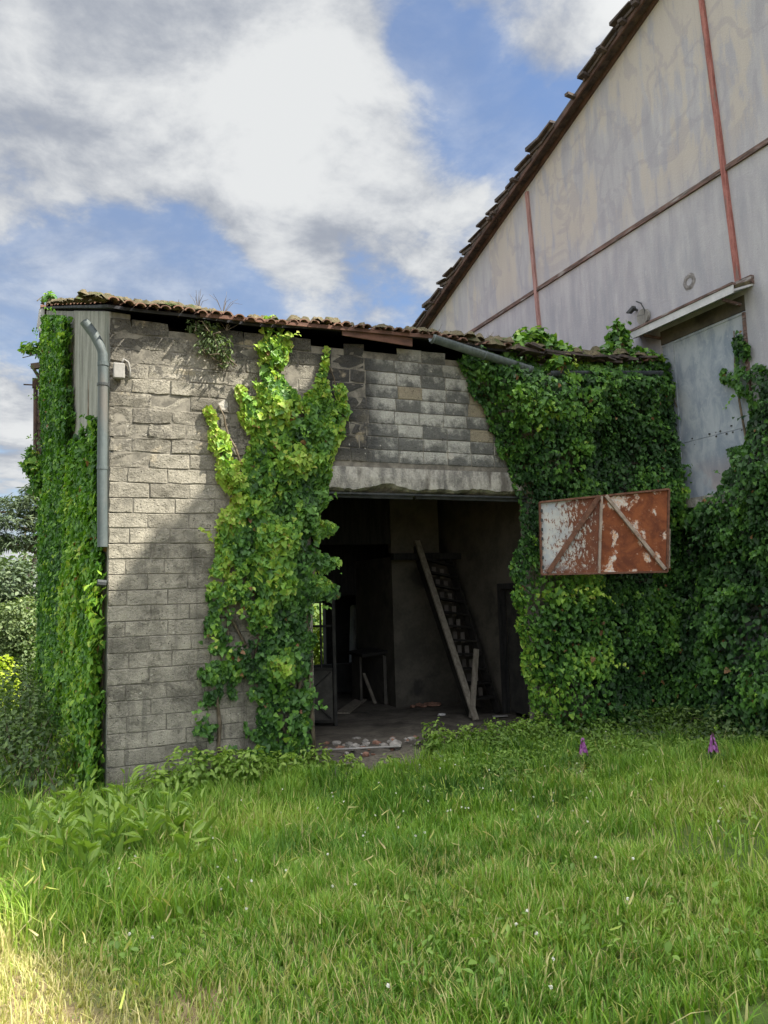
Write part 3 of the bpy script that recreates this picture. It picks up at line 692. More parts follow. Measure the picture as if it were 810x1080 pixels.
tag(MB().prism([(5.55, 1.30, .212), (5.78, 1.24, .212), (5.82, 1.34, .212), (5.6, 1.40, .212)], (0, 0, .008)).build('paper_scrap', M_whitepipe), 'flat white scrap lying at the foot of the stairs', 'scrap')
for k in range(9):
    tag(stone('brick', 4.95+random.uniform(-.12, .5), 3.0+random.uniform(-.08, .08), .2, .085, M_brickbit), 'dark broken brick in the little heap against the inner wall', 'brick', 'bricks heaped against the inner wall')

# ================================================================ the barn
barn = thing('barn', 'tall barn with pale rendered gable wall, timber framing lines and ragged tiled roof', 'barn', (L, 0, 0))
RY, RS, EY = -7.55, .30, 10.4                                   # ridge position, slope, far eave
def rake(y): return 11.15-RS*y if y > RY else 11.15-RS*RY-RS*(RY-y)
NY = 2*RY-EY
DY0, DY1, DZ0, DZ1 = -1.62, -.02, 3.38, 6.05                 # the big sheeted opening
G = MB()
G.prism([(L, DY1, -1.5), (L, EY, -1.5), (L, EY, rake(EY)), (L, DY1, rake(DY1))], (.25, 0, 0))
G.prism([(L, NY, -1.5), (L, DY0, -1.5), (L, DY0, rake(DY0)), (L, RY, rake(RY)), (L, NY, rake(NY))], (.25, 0, 0))
G.prism([(L, DY0, -1.5), (L, DY1, -1.5), (L, DY1, DZ0), (L, DY0, DZ0)], (.25, 0, 0))
G.prism([(L, DY0, DZ1), (L, DY1, DZ1), (L, DY1, rake(DY1)), (L, DY0, rake(DY0))], (.25, 0, 0))
G.build('gable_wall', M_gable, barn)
MB().prism([(L+20, NY, -1.5), (L+20, EY, -1.5), (L+20, EY, rake(EY)), (L+20, RY, rake(RY)), (L+20, NY, rake(NY))], (.25, 0, 0)).build('far_gable', M_gable, barn)
MB().box(L+.26, L+19.9, EY-.25, EY, -1.5, rake(EY)-.02).box(L+.26, L+19.9, NY, NY+.25, -1.5, rake(NY)-.02).build('long_wall', M_gable, barn)
OV = .24
def slope(y0, y1): 
    return [(L-OV, y0, rake(y0)+.10), (L+20.5, y0, rake(y0)+.10), (L+20.5, y1, rake(y1)+.10), (L-OV, y1, rake(y1)+.10)]
MB().prism(slope(RY, EY+.4), (0, 0, .05)).prism(slope(NY-.4, RY), (0, 0, .05)).build('roof', M_dtile, barn)
MB().prism([(L-.035, RY, rake(RY)+.09), (L-.035, EY, rake(EY)+.09), (L-.035, EY, rake(EY)-.0), (L-.035, RY, rake(RY)-.0)], (.03, 0, 0)).prism([(L-OV, RY, rake(RY)+.095), (L-OV, EY, rake(EY)+.095), (L-OV, EY, rake(EY)+.02), (L-OV, RY, rake(RY)+.02)], (.035, 0, 0)).build('rake_board', mat_plain('dark_rake_board', (.055, .038, .034), (.12, .075, .062), 4, streak=(5, 1, 1)), barn)
vt = MB(); y = EY+.3
while y > RY:
    ln = random.uniform(.34, .46); y1 = y-ln
    lift = random.choice([0, .0, .03, .08, .14]); out = random.uniform(.02, .12)
    if random.random() < .10: y = y1; continue
    th = random.uniform(.035, .06)
    za, zb = rake(y)+.16+lift, rake(y1)+.15
    if random.random() < .35: za += .08; th += .03
    vt.prism([(L-OV-out, y+.05, za), (L-OV-out, y1, zb+lift*.3), (L-OV-out+random.uniform(0, .03), y1, zb+th), (L-OV-out, y+.05, za+th)], (.40, 0, 0), random.random())
    vt.prism([(L-OV-out*.3, y, za-.07), (L-OV-out*.3, y1, zb-.07), (L-OV-out*.3, y1, zb-.015), (L-OV-out*.3, y, za-.015)], (.30, 0, 0), random.random())
    y = y1
y = EY
for k in range(9):
    yy = random.uniform(-.5, 8.5); vt.bar((L-OV-random.uniform(.10, .2), yy, rake(yy)+.07), (L-.1, yy+.06, rake(yy)+.09), .09, .05, a=random.random())
vt.build('verge_tiles', M_dtile, barn)
# ridge-to-ground timbers standing just proud of the render
def gpost(p, q, w, mat, name='post'):
    return MB().bar((L-.02, *p), (L-.02, *q), w, .05, up=(1, 0, 0)).build(name, mat, barn)
pt, pb_ = at(741, 0, 0, L), at(780, 300, 0, L)
dv = (pt-pb_); k = (rake(-1.2)-.1-pb_[2])/dv[2]; top = pb_+dv*k
gpost((top[1], top[2]), (pb_[1], 6.26), .075, M_redpost)
p2, p2b = at(556.5, 203, 0, L), at(569, 350, 0, L)
gpost((p2[1], rake(p2[1])-.1), (p2b[1]-.12, 5.8), .085, M_bluepost)
for yy in (-5.6, -8.9): gpost((yy, rake(yy)-.1), (yy, 0), .08, M_redpost)
MB().bar((L-.012, EY-.1, 7.98), (L-.012, -14, 7.90), .05, .075, up=(0, 0, 1)).build('beam', M_beam, barn)
# sheeted doorway under a little awning
MB().box(L+.02, L+.05, DY0-.02, DY1+.02, DZ0-.02, 4.23).box(L+.028, L+.055, DY0-.02, DY1+.02, 4.238, 5.80).box(L+.015, L+.03, DY0, DY1, 5.795, 5.83).box(L+.01, L+.045, -.26, -.10, DZ0, 5.8).build('door_panel', M_blue, barn)
MB().box(L+.0, L+.04, DY0, DY1, 5.835, DZ1+.0).build('door_head', M_inner, barn)
sc = MB()
for k in range(14): 
    yy = random.uniform(DY0+.1, DY1-.1); zz = random.choice([4.21, 4.27, random.uniform(3.5, 5.7), random.uniform(3.5, 5.7)]); s = random.uniform(.004, .012)
    sc.box(L+.012, L+.03, yy-s, yy+s*1.6, zz-s, zz+s)
sc.build('fixing', M_bracket, barn)
MB().prism([(L, -1.78, 6.12), (L, .44, 6.12), (L-.40, .44, 5.98), (L-.40, -1.78, 5.98)], (0, 0, .03)).build('awning', M_wmetal, barn)
MB().bar((L-.40, -1.80, 6.01), (L-.40, .46, 6.01), .02, .11).build('awning_lip', M_wmetal, barn)
MB().bar((L-.385, -1.80, 6.085), (L-.385, .46, 6.085), .08, .035).bar((L-.03, -1.8, 6.20), (L-.03, .46, 6.20), .06, .11).build('awning_edge', M_beam, barn)
aw = MB().prism([(L-.36, -1.78, 6.03), (L-.01, -1.78, 6.15), (L-.01, .44, 6.15), (L-.36, .44, 6.03)], (0, 0, .05)); aw.build('awning_cover', M_moss, barn)
MB().bar((L, -1.55, 5.93), (L-.33, -1.55, 5.96), .03, .04).bar((L, -1.60, 5.8), (L-.02, -1.60, 3.4), .04, .06).bar((L, -.02, 5.95), (L-.33, -.02, 5.96), .03, .04).build('awning_bracket', M_beam, barn)
MB().bar((L-.05, -1.72, 3.30), (L-.05, .0, 3.30), .16, .14).build('door_sill', M_lintel, barn)
# hole with a rust ring, and the small iron lamp bracket
hole = at(727, 297, 0, L)
vs = []; fs = []
for k in range(18):
    an = 2*math.pi*k/18
    for r_, xo in ((.125, -.004), (.095, -.014), (.06, -.010), (.05, .12)): vs.append((L+xo, hole[1]+r_*math.cos(an)*random.uniform(.92, 1.08), hole[2]+r_*math.sin(an)*random.uniform(.92, 1.08)))
for k in range(18):
    for r_ in range(3): a = k*4+r_; b_ = ((k+1) % 18)*4+r_; fs.append((a, b_, b_+1, a+1))
MB().add(vs, fs).build('pipe_hole', mat_plain('old_pipe_ring', (.12, .115, .11), (.25, .24, .24), 14), barn)
lp = at(672, 327, 0, L)
MB().bar((L, lp[1], lp[2]), (L-.12, lp[1], lp[2]), .03, .03).bar((L-.10, lp[1]-.05, lp[2]+.02), (L-.10, lp[1]+.07, lp[2]-.03), .07, .05).bar((L-.1, lp[1]+.06, lp[2]), (L-.1, lp[1]+.12, lp[2]-.02), .05, .02).tube([(L-.05, lp[1]-.05, lp[2]+.12), (L-.06, lp[1]-.16, lp[2]+.05), (L-.06, lp[1]-.24, lp[2]-.10), (L-.05, lp[1]-.22, lp[2]-.16), (L-.05, lp[1]-.05, lp[2]-.13)], .012, 6).build('wall_lamp', M_bracket, barn)
MB().tube([(L-.01, .28, 6.40), (L-.06, .28, 6.40)], .13, 12).build('vent_cap', M_conc, barn)

# ================================================================ rusty door leaf hung out on a post
tl, tr = np.array(at(569, 530, 1, -.55)), np.array(at(705, 516, 1, -1.15)); br, bl = np.array(at(703, 603, 1, -1.15)), np.array(at(571, 606, 1, -.55))
rd = thing('rusty_metal_door', 'rusty sheet metal door, white painted half and orange half, hanging open before the ivy', 'door', tuple(br))
tm, bmid = tl+(tr-tl)*.475, bl+(br-bl)*.455
nrm = np.cross(tr-tl, bl-tl); nrm /= np.linalg.norm(nrm)
if nrm[1] > 0: nrm = -nrm
MB().prism([tl, tm, bmid, bl], -nrm*.015).build('painted_sheet', M_rust_white, rd)
MB().prism([tm+(tr-tl)*.004, tr, br, bmid+(br-bl)*.004], -nrm*.015).build('rusty_sheet', M_rust, rd)
fr = MB()
for p, q in ((tl, tr), (tr, br), (br, bl), (bl, tl)): fr.bar(p+nrm*.01, q+nrm*.01, .025, .05, up=nrm)
fr.build('frame', M_rustframe, rd)
MB().bar(tm+nrm*.018, bmid+nrm*.018, .03, .035, up=nrm).build('centre_bar', M_pbrace, rd)
MB().bar(tm+nrm*.02-(tr-tl)*.02, bl+nrm*.02+(br-bl)*.05+(tl-bl)*.02, .06, .03, up=nrm).build('brace', M_rustframe, rd)
MB().bar(tm+nrm*.026+(tr-tl)*.03, br+nrm*.026-(br-bl)*.02+(tr-br)*.03, .045, .04, up=nrm).build('brace', M_pbrace, rd)
kn = MB()
for k in range(7):
    p = bl+(tl-bl)*(.1+.13*k)+nrm*.03; kn.tube([p+np.array([0.015, 0, -.02]), p+np.array([.015, 0, .02])], .018, 7)
kn.build('hinge_knuckle', M_bracket, rd)
MB().bar(tr*.5+br*.5+np.array([.05, .03, .02]), br+np.array([.06, .03, .05]), .035, .035).build('hinge_post', M_pbrace, rd)
for f_ in (.15, .85):
    p = tr+(br-tr)*f_; MB().bar(p+np.array([-.03, .03, 0]), (L-.14, .04, p[2]), .04, .04).build('hinge_arm', M_rustframe, rd)
# pole behind the shed
pole = thing('metal_pole', 'thin rusty pole with a crossbar top fixed at the far edge of the side wall', 'pole', (-.93, 7.0, 4.35))
MB().tube([(-.93, 7.0, 4.35), (-.955, 7.0, 6.32)], .042, 10).bar((-.93, 7.0, 4.7), (-.75, 7.0, 4.7), .04, .04).build('shaft', M_rustpole, pole)
MB().bar((-.955, 7.0, 6.28), (-.955, 7.0, 6.46), .12, .12).bar((-1.17, 7.0, 6.33), (-.85, 7.0, 6.34), .022, .022).bar((-.94, 7, 6.32), (-.82, 7, 6.18), .018, .018).build('cap', M_rustpole, pole)

# ================================================================ ivy
def in_poly(poly, x, y):
    poly = np.array(poly, float); inside = np.zeros(len(x), bool); j = len(poly)-1
    for i in range(len(poly)):
        xi, yi = poly[i]; xj, yj = poly[j]
        c = ((yi > y) != (yj > y)) & (x < (xj-xi)*(y-yi)/(yj-yi+1e-12)+xi); inside ^= c; j = i
    return inside
def edge_dist(poly, x, y):
    poly = np.array(poly, float); dmin = np.full(len(x), 1e9)
    for i in range(len(poly)):
        a = poly[i]; b = poly[(i+1) % len(poly)]; ab = b-a; L2 = (ab**2).sum()+1e-12
        tt = np.clip(((x-a[0])*ab[0]+(y-a[1])*ab[1])/L2, 0, 1)
        dmin = np.minimum(dmin, np.hypot(x-(a[0]+tt*ab[0]), y-(a[1]+tt*ab[1])))
    return dmin
def strand_field(strands, x, y):
    """signed: >0 inside; strands = polylines of (x, y, radius)"""
    best = np.full(len(x), -9.)
    for s in strands:
        s = np.array(s, float)
        for i in range(len(s)-1):
            a, b = s[i], s[i+1]; ab = b[:2]-a[:2]; L2 = (ab**2).sum()+1e-12
            tt = np.clip(((x-a[0])*ab[0]+(y-a[1])*ab[1])/L2, 0, 1)
            rr = a[2]+(b[2]-a[2])*tt
            best = np.maximum(best, rr-np.hypot(x-(a[0]+tt*ab[0]), y-(a[1]+tt*ab[1])))
    return best
def plane_leaves(name, uv, org, U, V, N, depth, size, tint, mat, parent, jit=.5, lift=.35, tmpl=IVY):
    """uv (n,2) on the plane org+U*u+V*v, N outward"""
    org, U, V, N = (np.array(a, float) for a in (org, U, V, N)); n = len(uv)
    P = org+uv[:, :1]*U+uv[:, 1:]*V+depth[:, None]*N
    nr = N+np.array([0, 0, lift])+rng.normal(0, jit, (n, 3))
    bad = (nr*N).sum(1) < .1; nr[bad] = N+np.array([0, 0, .3])
    tp = -V+U*rng.normal(0, .55, (n, 1))+N*.15
    # shoots: short leafy runners that stand off the mass and droop
    nsp = n//210
    if nsp:
        pk = rng.integers(0, n, nsp); L_ = rng.integers(4, 10, nsp); PP = []; DD = []; SS = []; TT = []
        for q, ln in zip(pk, L_):
            dd = N*(.5+.5*rng.random())+U*rng.normal(0, .6)+V*rng.normal(.15, .5); p = P[q].copy()
            for w in range(ln):
                p = p+unit(dd[None])[0]*.042; dd = dd+np.array([0, 0, -.11]); PP.append(p+rng.normal(0, .016, 3)); DD.append(dd.copy()); SS.append(.075*(1-.07*w)); TT.append(tint[q]+.05+.03*w)
        PP = np.array(PP); DD = np.array(DD)
        P = np.concatenate([P, PP]); nr = np.concatenate([nr, N+np.array([0, 0, .6])+rng.normal(0, .6, PP.shape)]); tp = np.concatenate([tp, DD+np.array([0, 0, -.6])+rng.normal(0, .4, PP.shape)])
        size = np.concatenate([size, np.array(SS)]); tint = np.concatenate([tint, np.array(TT)])
    return leaf_cloud(name, P, nr, tp, size, tint, mat, parent, tmpl)
def stems(name, lines, org, U, V, N, rad, parent, d=.02):
    mb = MB(); org, U, V, N = (np.array(a, float) for a in (org, U, V, N))
    for ln in lines:
        pts = []
        for i in range(len(ln)-1):
            for f in np.linspace(0, 1, 5)[:-1]:
                u = ln[i][0]+(ln[i+1][0]-ln[i][0])*f+random.gauss(0, .02); v = ln[i][1]+(ln[i+1][1]-ln[i][1])*f
                pts.append(org+U*u+V*v+N*(d+random.uniform(0, .03)))
        pts.append(org+U*ln[-1][0]+V*ln[-1][1]+N*d)
        mb.tube(pts, list(np.linspace(rad, rad*.3, len(pts))), 6)
    return mb.build(name, M_stem, parent, smooth=True)
FU, FV, FN = (1, 0, 0), (0, 0, 1), (0, -1, 0)
def wp(px, py):
    p = at(px, py, 1, 0); return (p[0], p[2])
# --- the climbing ivy between corner and doorway
S1 = [[(222,434,9),(228,462,11),(238,495,13),(254,520,18),(272,545,30)], [(252,414,11),(262,428,13),(262,445,11),(285,470,22)],
      [(288,352,17),(286,372,15),(283,395,14),(288,425,26),(298,455,38),(300,500,46),(292,550,50),(288,600,46),(288,650,42),(290,700,40),(298,750,32),(304,805,22)],
      [(296,352,12),(306,366,8)], [(344,372,7),(339,398,8),(336,425,16),(325,455,24)], [(359,414,7),(360,432,11),(350,455,14),(336,480,20),(320,505,24)],
      [(318,545,14),(338,556,11),(349,556,5)], [(318,585,18),(340,590,12),(354,592,5)], [(316,620,20),(342,624,11),(354,623,5)], [(312,665,18),(326,672,8)], [(310,700,20),(326,705,6)],
      [(238,545,9),(234,590,12),(230,640,15),(224,665,16),(220,690,15),(224,720,14),(220,755,12),(213,790,14)], [(258,560,22),(256,600,26),(256,650,30),(250,690,28),(256,720,20),(264,740,16)], [(264,760,12),(270,800,16)], [(225,790,12),(250,800,14)]]
S1w = []
for s in S1:
    q = []
    for x, y, r_ in s:
        a = wp(x, y); b = wp(x+r_, y); q.append((a[0], a[1], abs(b[0]-a[0])))
    S1w.append(q)
n = 105000
u = rng.uniform(.8, 3.1, n); v = rng.uniform(.0, 5.7, n)
f = strand_field(S1w, u, v)+.055*vnoise(u*7, v*7, 21)-.04
k = f > 0; u, v, f = u[k], v[k], f[k]
clump = vnoise(u*3.2, v*3.2, 22); fine_ = vnoise(u*8, v*8, 23)
thin = (u < 1.62) & (v < 2.75)
sparse = thin & (vnoise(u*9, v*9, 29) < -.28-.25*(v-1.4))
hole = (vnoise(u*3.7+3, v*3.7, 24) > .42) & (f < .34)
keep = (rng.random(len(u)) < np.where(hole, .07, .40)) & ~sparse
u, v, f, clump, fine_ = u[keep], v[keep], f[keep], clump[keep], fine_[keep]
dep = rng.random(len(u))**.6*np.clip(.05+f*.6, .04, .25)*(1+.35*clump)+.015
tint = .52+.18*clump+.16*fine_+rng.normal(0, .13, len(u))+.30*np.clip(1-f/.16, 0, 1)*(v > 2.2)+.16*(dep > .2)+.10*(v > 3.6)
tint += .22*((u < 1.5) & (v > 3.0))
size = .040+.048*rng.random(len(u))+.010*(v > 2.2); size = size*np.where((u < 1.62) & (v < 2.75), .78, 1)
iv1 = thing('ivy', 'tall bright green ivy climbing the block wall between its corner and the doorway', 'ivy', (2.1, -.05, .1))
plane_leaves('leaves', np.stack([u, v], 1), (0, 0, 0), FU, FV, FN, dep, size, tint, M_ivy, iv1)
stems('stem', [[(2.2, .1), (2.1, 1.2), (2.0, 2.5), (1.95, 3.8), (1.9, 5.3)], [(2.05, 2.0), (1.7, 3.0), (1.35, 3.9), (1.2, 4.4)], [(2.2, .1), (1.7, 1.0), (1.3, 2.0), (1.3, 2.8)], [(2.3, .2), (2.25, 1.8), (2.4, 3.2), (2.75, 4.4), (2.6, 5.0)], [(1.75, .1), (1.6, 1.3), (1.75, 2.2)], [(1.2, .2), (1.15, 1.2), (1.3, 2.2)]], (0, 0, 0), FU, FV, FN, .028, iv1)
# leaves that hang free into the doorway
# --- the great ivy right of the doorway
poly = [wp(*p) for p in [(478,383),(498,368),(530,374),(562,384),(690,386),(706,392),(712,470),(712,800),(556,800),(557,765),(548,690),(541,645),(537,600),(548,560),(545,525),(532,492),(520,466),(506,432),(492,408)]]
pa = np.array(poly); n = 140000
u = rng.uniform(pa[:, 0].min(), L-.02, n); v = rng.uniform(-.2, 5.5, n)
f = np.where(in_poly(poly, u, v), 1, -1)*edge_dist(poly, u, v)+.06*vnoise(u*5, v*5, 31)
f = np.where(u > 7.6, np.maximum(f, .2), f)
k = f > 0; u, v, f = u[k], v[k], f[k]
lump = vnoise(u*1.5, v*1.5, 32); clump = vnoise(u*4, v*4, 33)
gap = vnoise(u*2.6+5, v*2.6, 34) > .40
k = rng.random(len(u)) < np.where(gap, .13, .38); u, v, f, lump, clump = u[k], v[k], f[k], lump[k], clump[k]
hid = (u > OX1-.05) | (v > 3.4)
base = np.clip(f*.9, .05, .30)+.22*(lump+.6)*np.clip(f/.4, 0, 1)+.12*np.clip((2.6-v)/2.6, 0, 1)*np.clip(f/.4, 0, 1)
dep = base*rng.random(len(u))**.45+.10*np.clip(clump, 0, 1)*np.clip(f/.2, 0, 1)+.015
tint = .29+.15*lump+.20*clump+rng.normal(0, .12, len(u))+.13*(dep > base*.9)+.12*np.clip(1-f/.18, 0, 1)  # low base tint puts shade from the gable corner into the leaves
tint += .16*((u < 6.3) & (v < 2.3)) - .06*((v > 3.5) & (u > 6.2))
size = .034+.052*rng.random(len(u))**1.2
iv2 = thing('ivy', 'dense dark ivy smothering the shed wall right of the doorway up to the gutter', 'ivy', (6.6, -.1, .1))
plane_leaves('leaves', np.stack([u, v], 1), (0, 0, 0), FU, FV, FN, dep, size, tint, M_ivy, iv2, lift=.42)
stems('stem', [[(6.0, .0), (5.9, 1.5), (5.7, 3.0), (5.2, 4.4), (4.6, 5.1)], [(7.0, .0), (6.9, 2.0), (6.6, 3.8), (6.4, 5.2)], [(7.6, .0), (7.7, 2.5), (7.4, 5.0)], [(5.75, .1), (5.7, 1.6), (5.75, 3.2)]], (0, 0, 0), FU, FV, FN, .035, iv2)
# --- ivy on the barn gable near the right of the picture
def gp(px, py):
    p = at(px, py, 0, L-.0); return (-p[1], p[2])
S3 = [[(782,352,5),(785,372,8),(786,395,10),(796,410,14),(812,425,22)], [(770,398,6),(784,402,10)], [(772,476,5),(790,480,14),(815,480,32)], [(798,395,8),(820,410,20)], [(812,440,20),(812,560,60)], [(800,480,18),(790,530,36),(770,560,50)], [(716,545,14),(760,560,34),(800,560,60)],
      [(720,540,12),(730,580,30),(740,640,50),(750,700,60),(750,780,60)], [(800,560,70),(800,650,90),(810,790,90)], [(706,560,8),(715,640,22),(720,760,30)], [(760,545,22),(790,500,10)], [(840,430,45),(900,500,90)], [(880,500,120),(880,800,150)]]
S3w = []
for s in S3:
    q = []
    for x, y, r_ in s:
        a = gp(x, y); b = gp(x, y+r_); q.append((a[0], a[1], abs(b[1]-a[1])))
    S3w.append(q)
n = 115000
u = rng.uniform(-.1, 3.7, n); v = rng.uniform(-.2, 5.9, n)
f = strand_field(S3w, u, v)+.07*vnoise(u*5, v*5, 41)
k = f > 0; u, v, f = u[k], v[k], f[k]
lump = vnoise(u*1.4+7, v*1.4, 42); clump = vnoise(u*4, v*4, 43)
gap = vnoise(u*2.4+15, v*2.4, 44) > .38
k = rng.random(len(u)) < np.where(gap, .15, .50); u, v, f, lump, clump = u[k], v[k], f[k], lump[k], clump[k]
base = np.clip(f*.8, .05, .34)+.28*(lump+.6)*np.clip(f/.4, 0, 1)+.30*np.clip((2.4-v)/2.4, 0, 1)*np.clip(f/.4, 0, 1)
dep = base*rng.random(len(u))**.45+.12*np.clip(clump, 0, 1)*np.clip(f/.2, 0, 1)+.02
tint = .20+.12*lump+.20*clump+rng.normal(0, .11, len(u))+.13*(dep > base*.9)+.12*np.clip(1-f/.18, 0, 1)  # base tint lowered further: corner shade painted into the leaf colour
size = .036+.054*rng.random(len(u))**1.2
iv3 = thing('ivy', 'shady ivy bank on the barn gable below the blue-grey sheeted opening', 'ivy', (L-.1, -1.2, .1))
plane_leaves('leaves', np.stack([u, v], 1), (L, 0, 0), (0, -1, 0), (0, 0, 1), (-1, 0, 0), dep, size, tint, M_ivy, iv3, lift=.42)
stems('stem', [[(.6, 0), (.7, 1.5), (.6, 3.0)], [(1.5, 0), (1.5, 2.5), (1.45, 4.6), (1.42, 5.6)], [(2.2, 0), (2.0, 2.0), (1.8, 4.0)], [(1.1, .3), (1.2, 1.6), (1.0, 2.9)]], (L, 0, 0), (0, -1, 0), (0, 0, 1), (-1, 0, 0), .03, iv3)
# --- ivy down the side wall
n = 150000
u = rng.uniform(-.02, 6.55, n); v = rng.uniform(-.5, 8.0, n)
top = 5.30+SL*u
wv = vnoise(v*2.3, v*0+3, 54)*.22+vnoise(v*6, v*0+1, 55)*.08
lim = np.where(u < 2.1, 4.05+.35*vnoise(u*5, v*0+1, 51)-1.7*np.clip((.28-u)/.28, 0, 1), np.where(u < 2.75+wv, 3.0+.3*vnoise(u*6, v*0+2, 51), 99))
k = (v < np.minimum(top, lim)); u, v = u[k], v[k]
lump = vnoise(u*1.3, v*1.0, 52); clump = vnoise(u*4, v*4, 53)
k = rng.random(len(u)) < .46*np.where(u < 2.7, 1.3, .9); u, v, lump, clump = u[k], v[k], lump[k], clump[k]
dep = ((.10+.10*(lump+1)*.6)*rng.random(len(u))**.5+.06*np.clip(clump, 0, 1))*np.where(u > 3.5, .55, 1)+.02
tint = .55+.14*lump+.14*clump+rng.normal(0, .12, len(u))+.12*(u < 2.7)*(v < 4.2)-.03*(u > 3)
iv4 = thing('ivy', 'sheet of ivy covering the long left side wall of the shed', 'ivy', (-.2, 2.5, 0))
plane_leaves('leaves', np.stack([u, v], 1), (0, 0, 0), (SW[0], SW[1], 0), (0, 0, 1), (-SW[1], SW[0], 0), dep, .046+.056*rng.random(len(u)), tint, M_ivy, iv4, lift=.45)
stems('stem', [[(1.3, 0), (1.35, 2.5), (1.5, 5.0)], [(.7, 0), (.6, 2.0), (.7, 3.8)], [(3.0, 0), (3.2, 3), (3.1, 6)], [(.25, 0.2), (.2, 1.3), (.25, 2.4)]], (0, 0, 0), (SW[0], SW[1], 0), (0, 0, 1), (-SW[1], SW[0], 0), .03, iv4)
def bush(name, label, cat, lobes, n, size, tint0, mat, tmpl=OVAL, group=None, stem=True, up=.5, twig=None):
    """lobes: (x, y, z, rx, ry, rz); leaves spread through the volume, denser towards the outside"""
    lb_ = np.array(lobes, float); vol = lb_[:, 3]*lb_[:, 4]*lb_[:, 5]; pk = rng.choice(len(lb_), n, p=vol/vol.sum())
    dv = unit(rng.normal(0, 1, (n, 3))); r_ = rng.random(n)**.42
    r_ = r_*(1+.28*vnoise(dv[:, 0]*2.6+pk*3.1+5, dv[:, 2]*2.6+dv[:, 1]*1.9+9, 61))
    P = lb_[pk, :3]+dv*r_[:, None]*lb_[pk, 3:]
    g_ = gz(P[:, 0], P[:, 1]); 
    low = P[:, 2] < g_; P[low, 2] = g_[low]+rng.random(low.sum())*.05
    cl_ = vnoise(P[:, 0]*3.3+P[:, 1]*2.1+20, P[:, 2]*3.3+20, 62)
    nr = dv*.7+np.array([0, 0, up])+rng.normal(0, .45, (n, 3)); tp = dv*.6+np.array([0, 0, -.5])+rng.normal(0, .5, (n, 3))
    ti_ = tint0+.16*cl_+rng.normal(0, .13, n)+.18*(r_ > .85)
    o = thing(name, label, cat, (lb_[0, 0], lb_[0, 1], float(gz(lb_[0, 0], lb_[0, 1]))), group)
    leaf_cloud('leaves', P, nr, tp, size*(.7+.6*rng.random(n)), ti_, mat, o, tmpl)
    if stem:
        mb = MB()
        for l in lb_:
            for q in range(twig or 5):
                e = l[:3]+unit(rng.normal(0, 1, 3)+np.array([0, 0, .6]))*l[3:]*.8
                b0 = np.array([l[0]+random.gauss(0, .1), l[1]+random.gauss(0, .1), max(float(gz(l[0], l[1]))-.03, l[2]-l[5]*1.2) if l[2] < 3.5 else l[2]-l[5]*.9]); m_ = (b0+e)/2+rng.normal(0, .04, 3)
                mb.tube([b0, m_, e], [.010, .007, .003], 5)
        mb.build('stems', M_stem, o)
    return o
# growth on the ruined eave
bush('ivy', 'rounded ivy clump growing on the roof edge left of the small iron lamp', 'ivy', [(5.75, .05, 5.62, .38, .25, .26), (5.5, -.05, 5.50, .32, .2, .18), (6.15, .0, 5.50, .35, .2, .18), (5.95, -.30, 5.22, .20, .12, .18), (6.5, .05, 5.42, .3, .2, .12)], 1500, .095, .50, M_ivy, IVY)
bush('ivy', 'taller ivy clump growing on the roof edge against the barn awning', 'ivy', [(7.35, .1, 5.86, .20, .2, .34), (7.3, .0, 5.55, .45, .25, .22), (7.75, -.05, 5.45, .28, .25, .25), (6.95, .0, 5.48, .25, .2, .16), (7.85, -.25, 5.1, .15, .15, .35)], 1700, .085, .46, M_ivy, IVY)
bush('ivy', 'small sprig of ivy sticking out over the far end of the side wall', 'ivy', [(-1.0, 6.8, 7.0, .25, .2, .15), (-.72, 6.7, 8.0, .14, .2, .12)], 130, .10, .6, M_ivy, IVY)
bush('ivy', 'ivy tuft bulging from the side wall beside the thin rusty pole', 'ivy', [(-.98, 6.5, 4.7, .20, .3, .30), (-.85, 6.3, 4.3, .15, .3, .3)], 420, .10, .52, M_ivy, IVY)
bush('weed_tuft', 'leafy weed rooted in the wall top below the tiles, left of the climbing ivy', 'weed', [(1.12, -.10, 5.12, .22, .14, .17), (1.0, -.08, 5.32, .22, .1, .09), (1.25, -.10, 4.97, .13, .1, .12)], 520, .065, .42, M_tree2, BLADE)
for x, y, z, h in ((.72, -.1, 5.40, .22), (1.0, .2, 5.60, .32), (1.32, .3, 5.65, .36), (1.28, -.1, 5.30, .15), (5.1, .2, 5.6, .26), (4.2, .1, 5.55, .2)):
    o = MB()
    for q in range(7): 
        e = (x+random.gauss(0, .10), y+random.gauss(0, .06), z+h*random.uniform(.4, 1)); o.tube([(x, y, z), ((x+e[0])/2, y, z+h*.45), e], [.004, .003, .0015], 4)
    tag(o.build('dry_weed', M_stem), 'thin dry weed stalks sprouting from the tiled roof edge', 'weed', 'dry weeds on the roof')

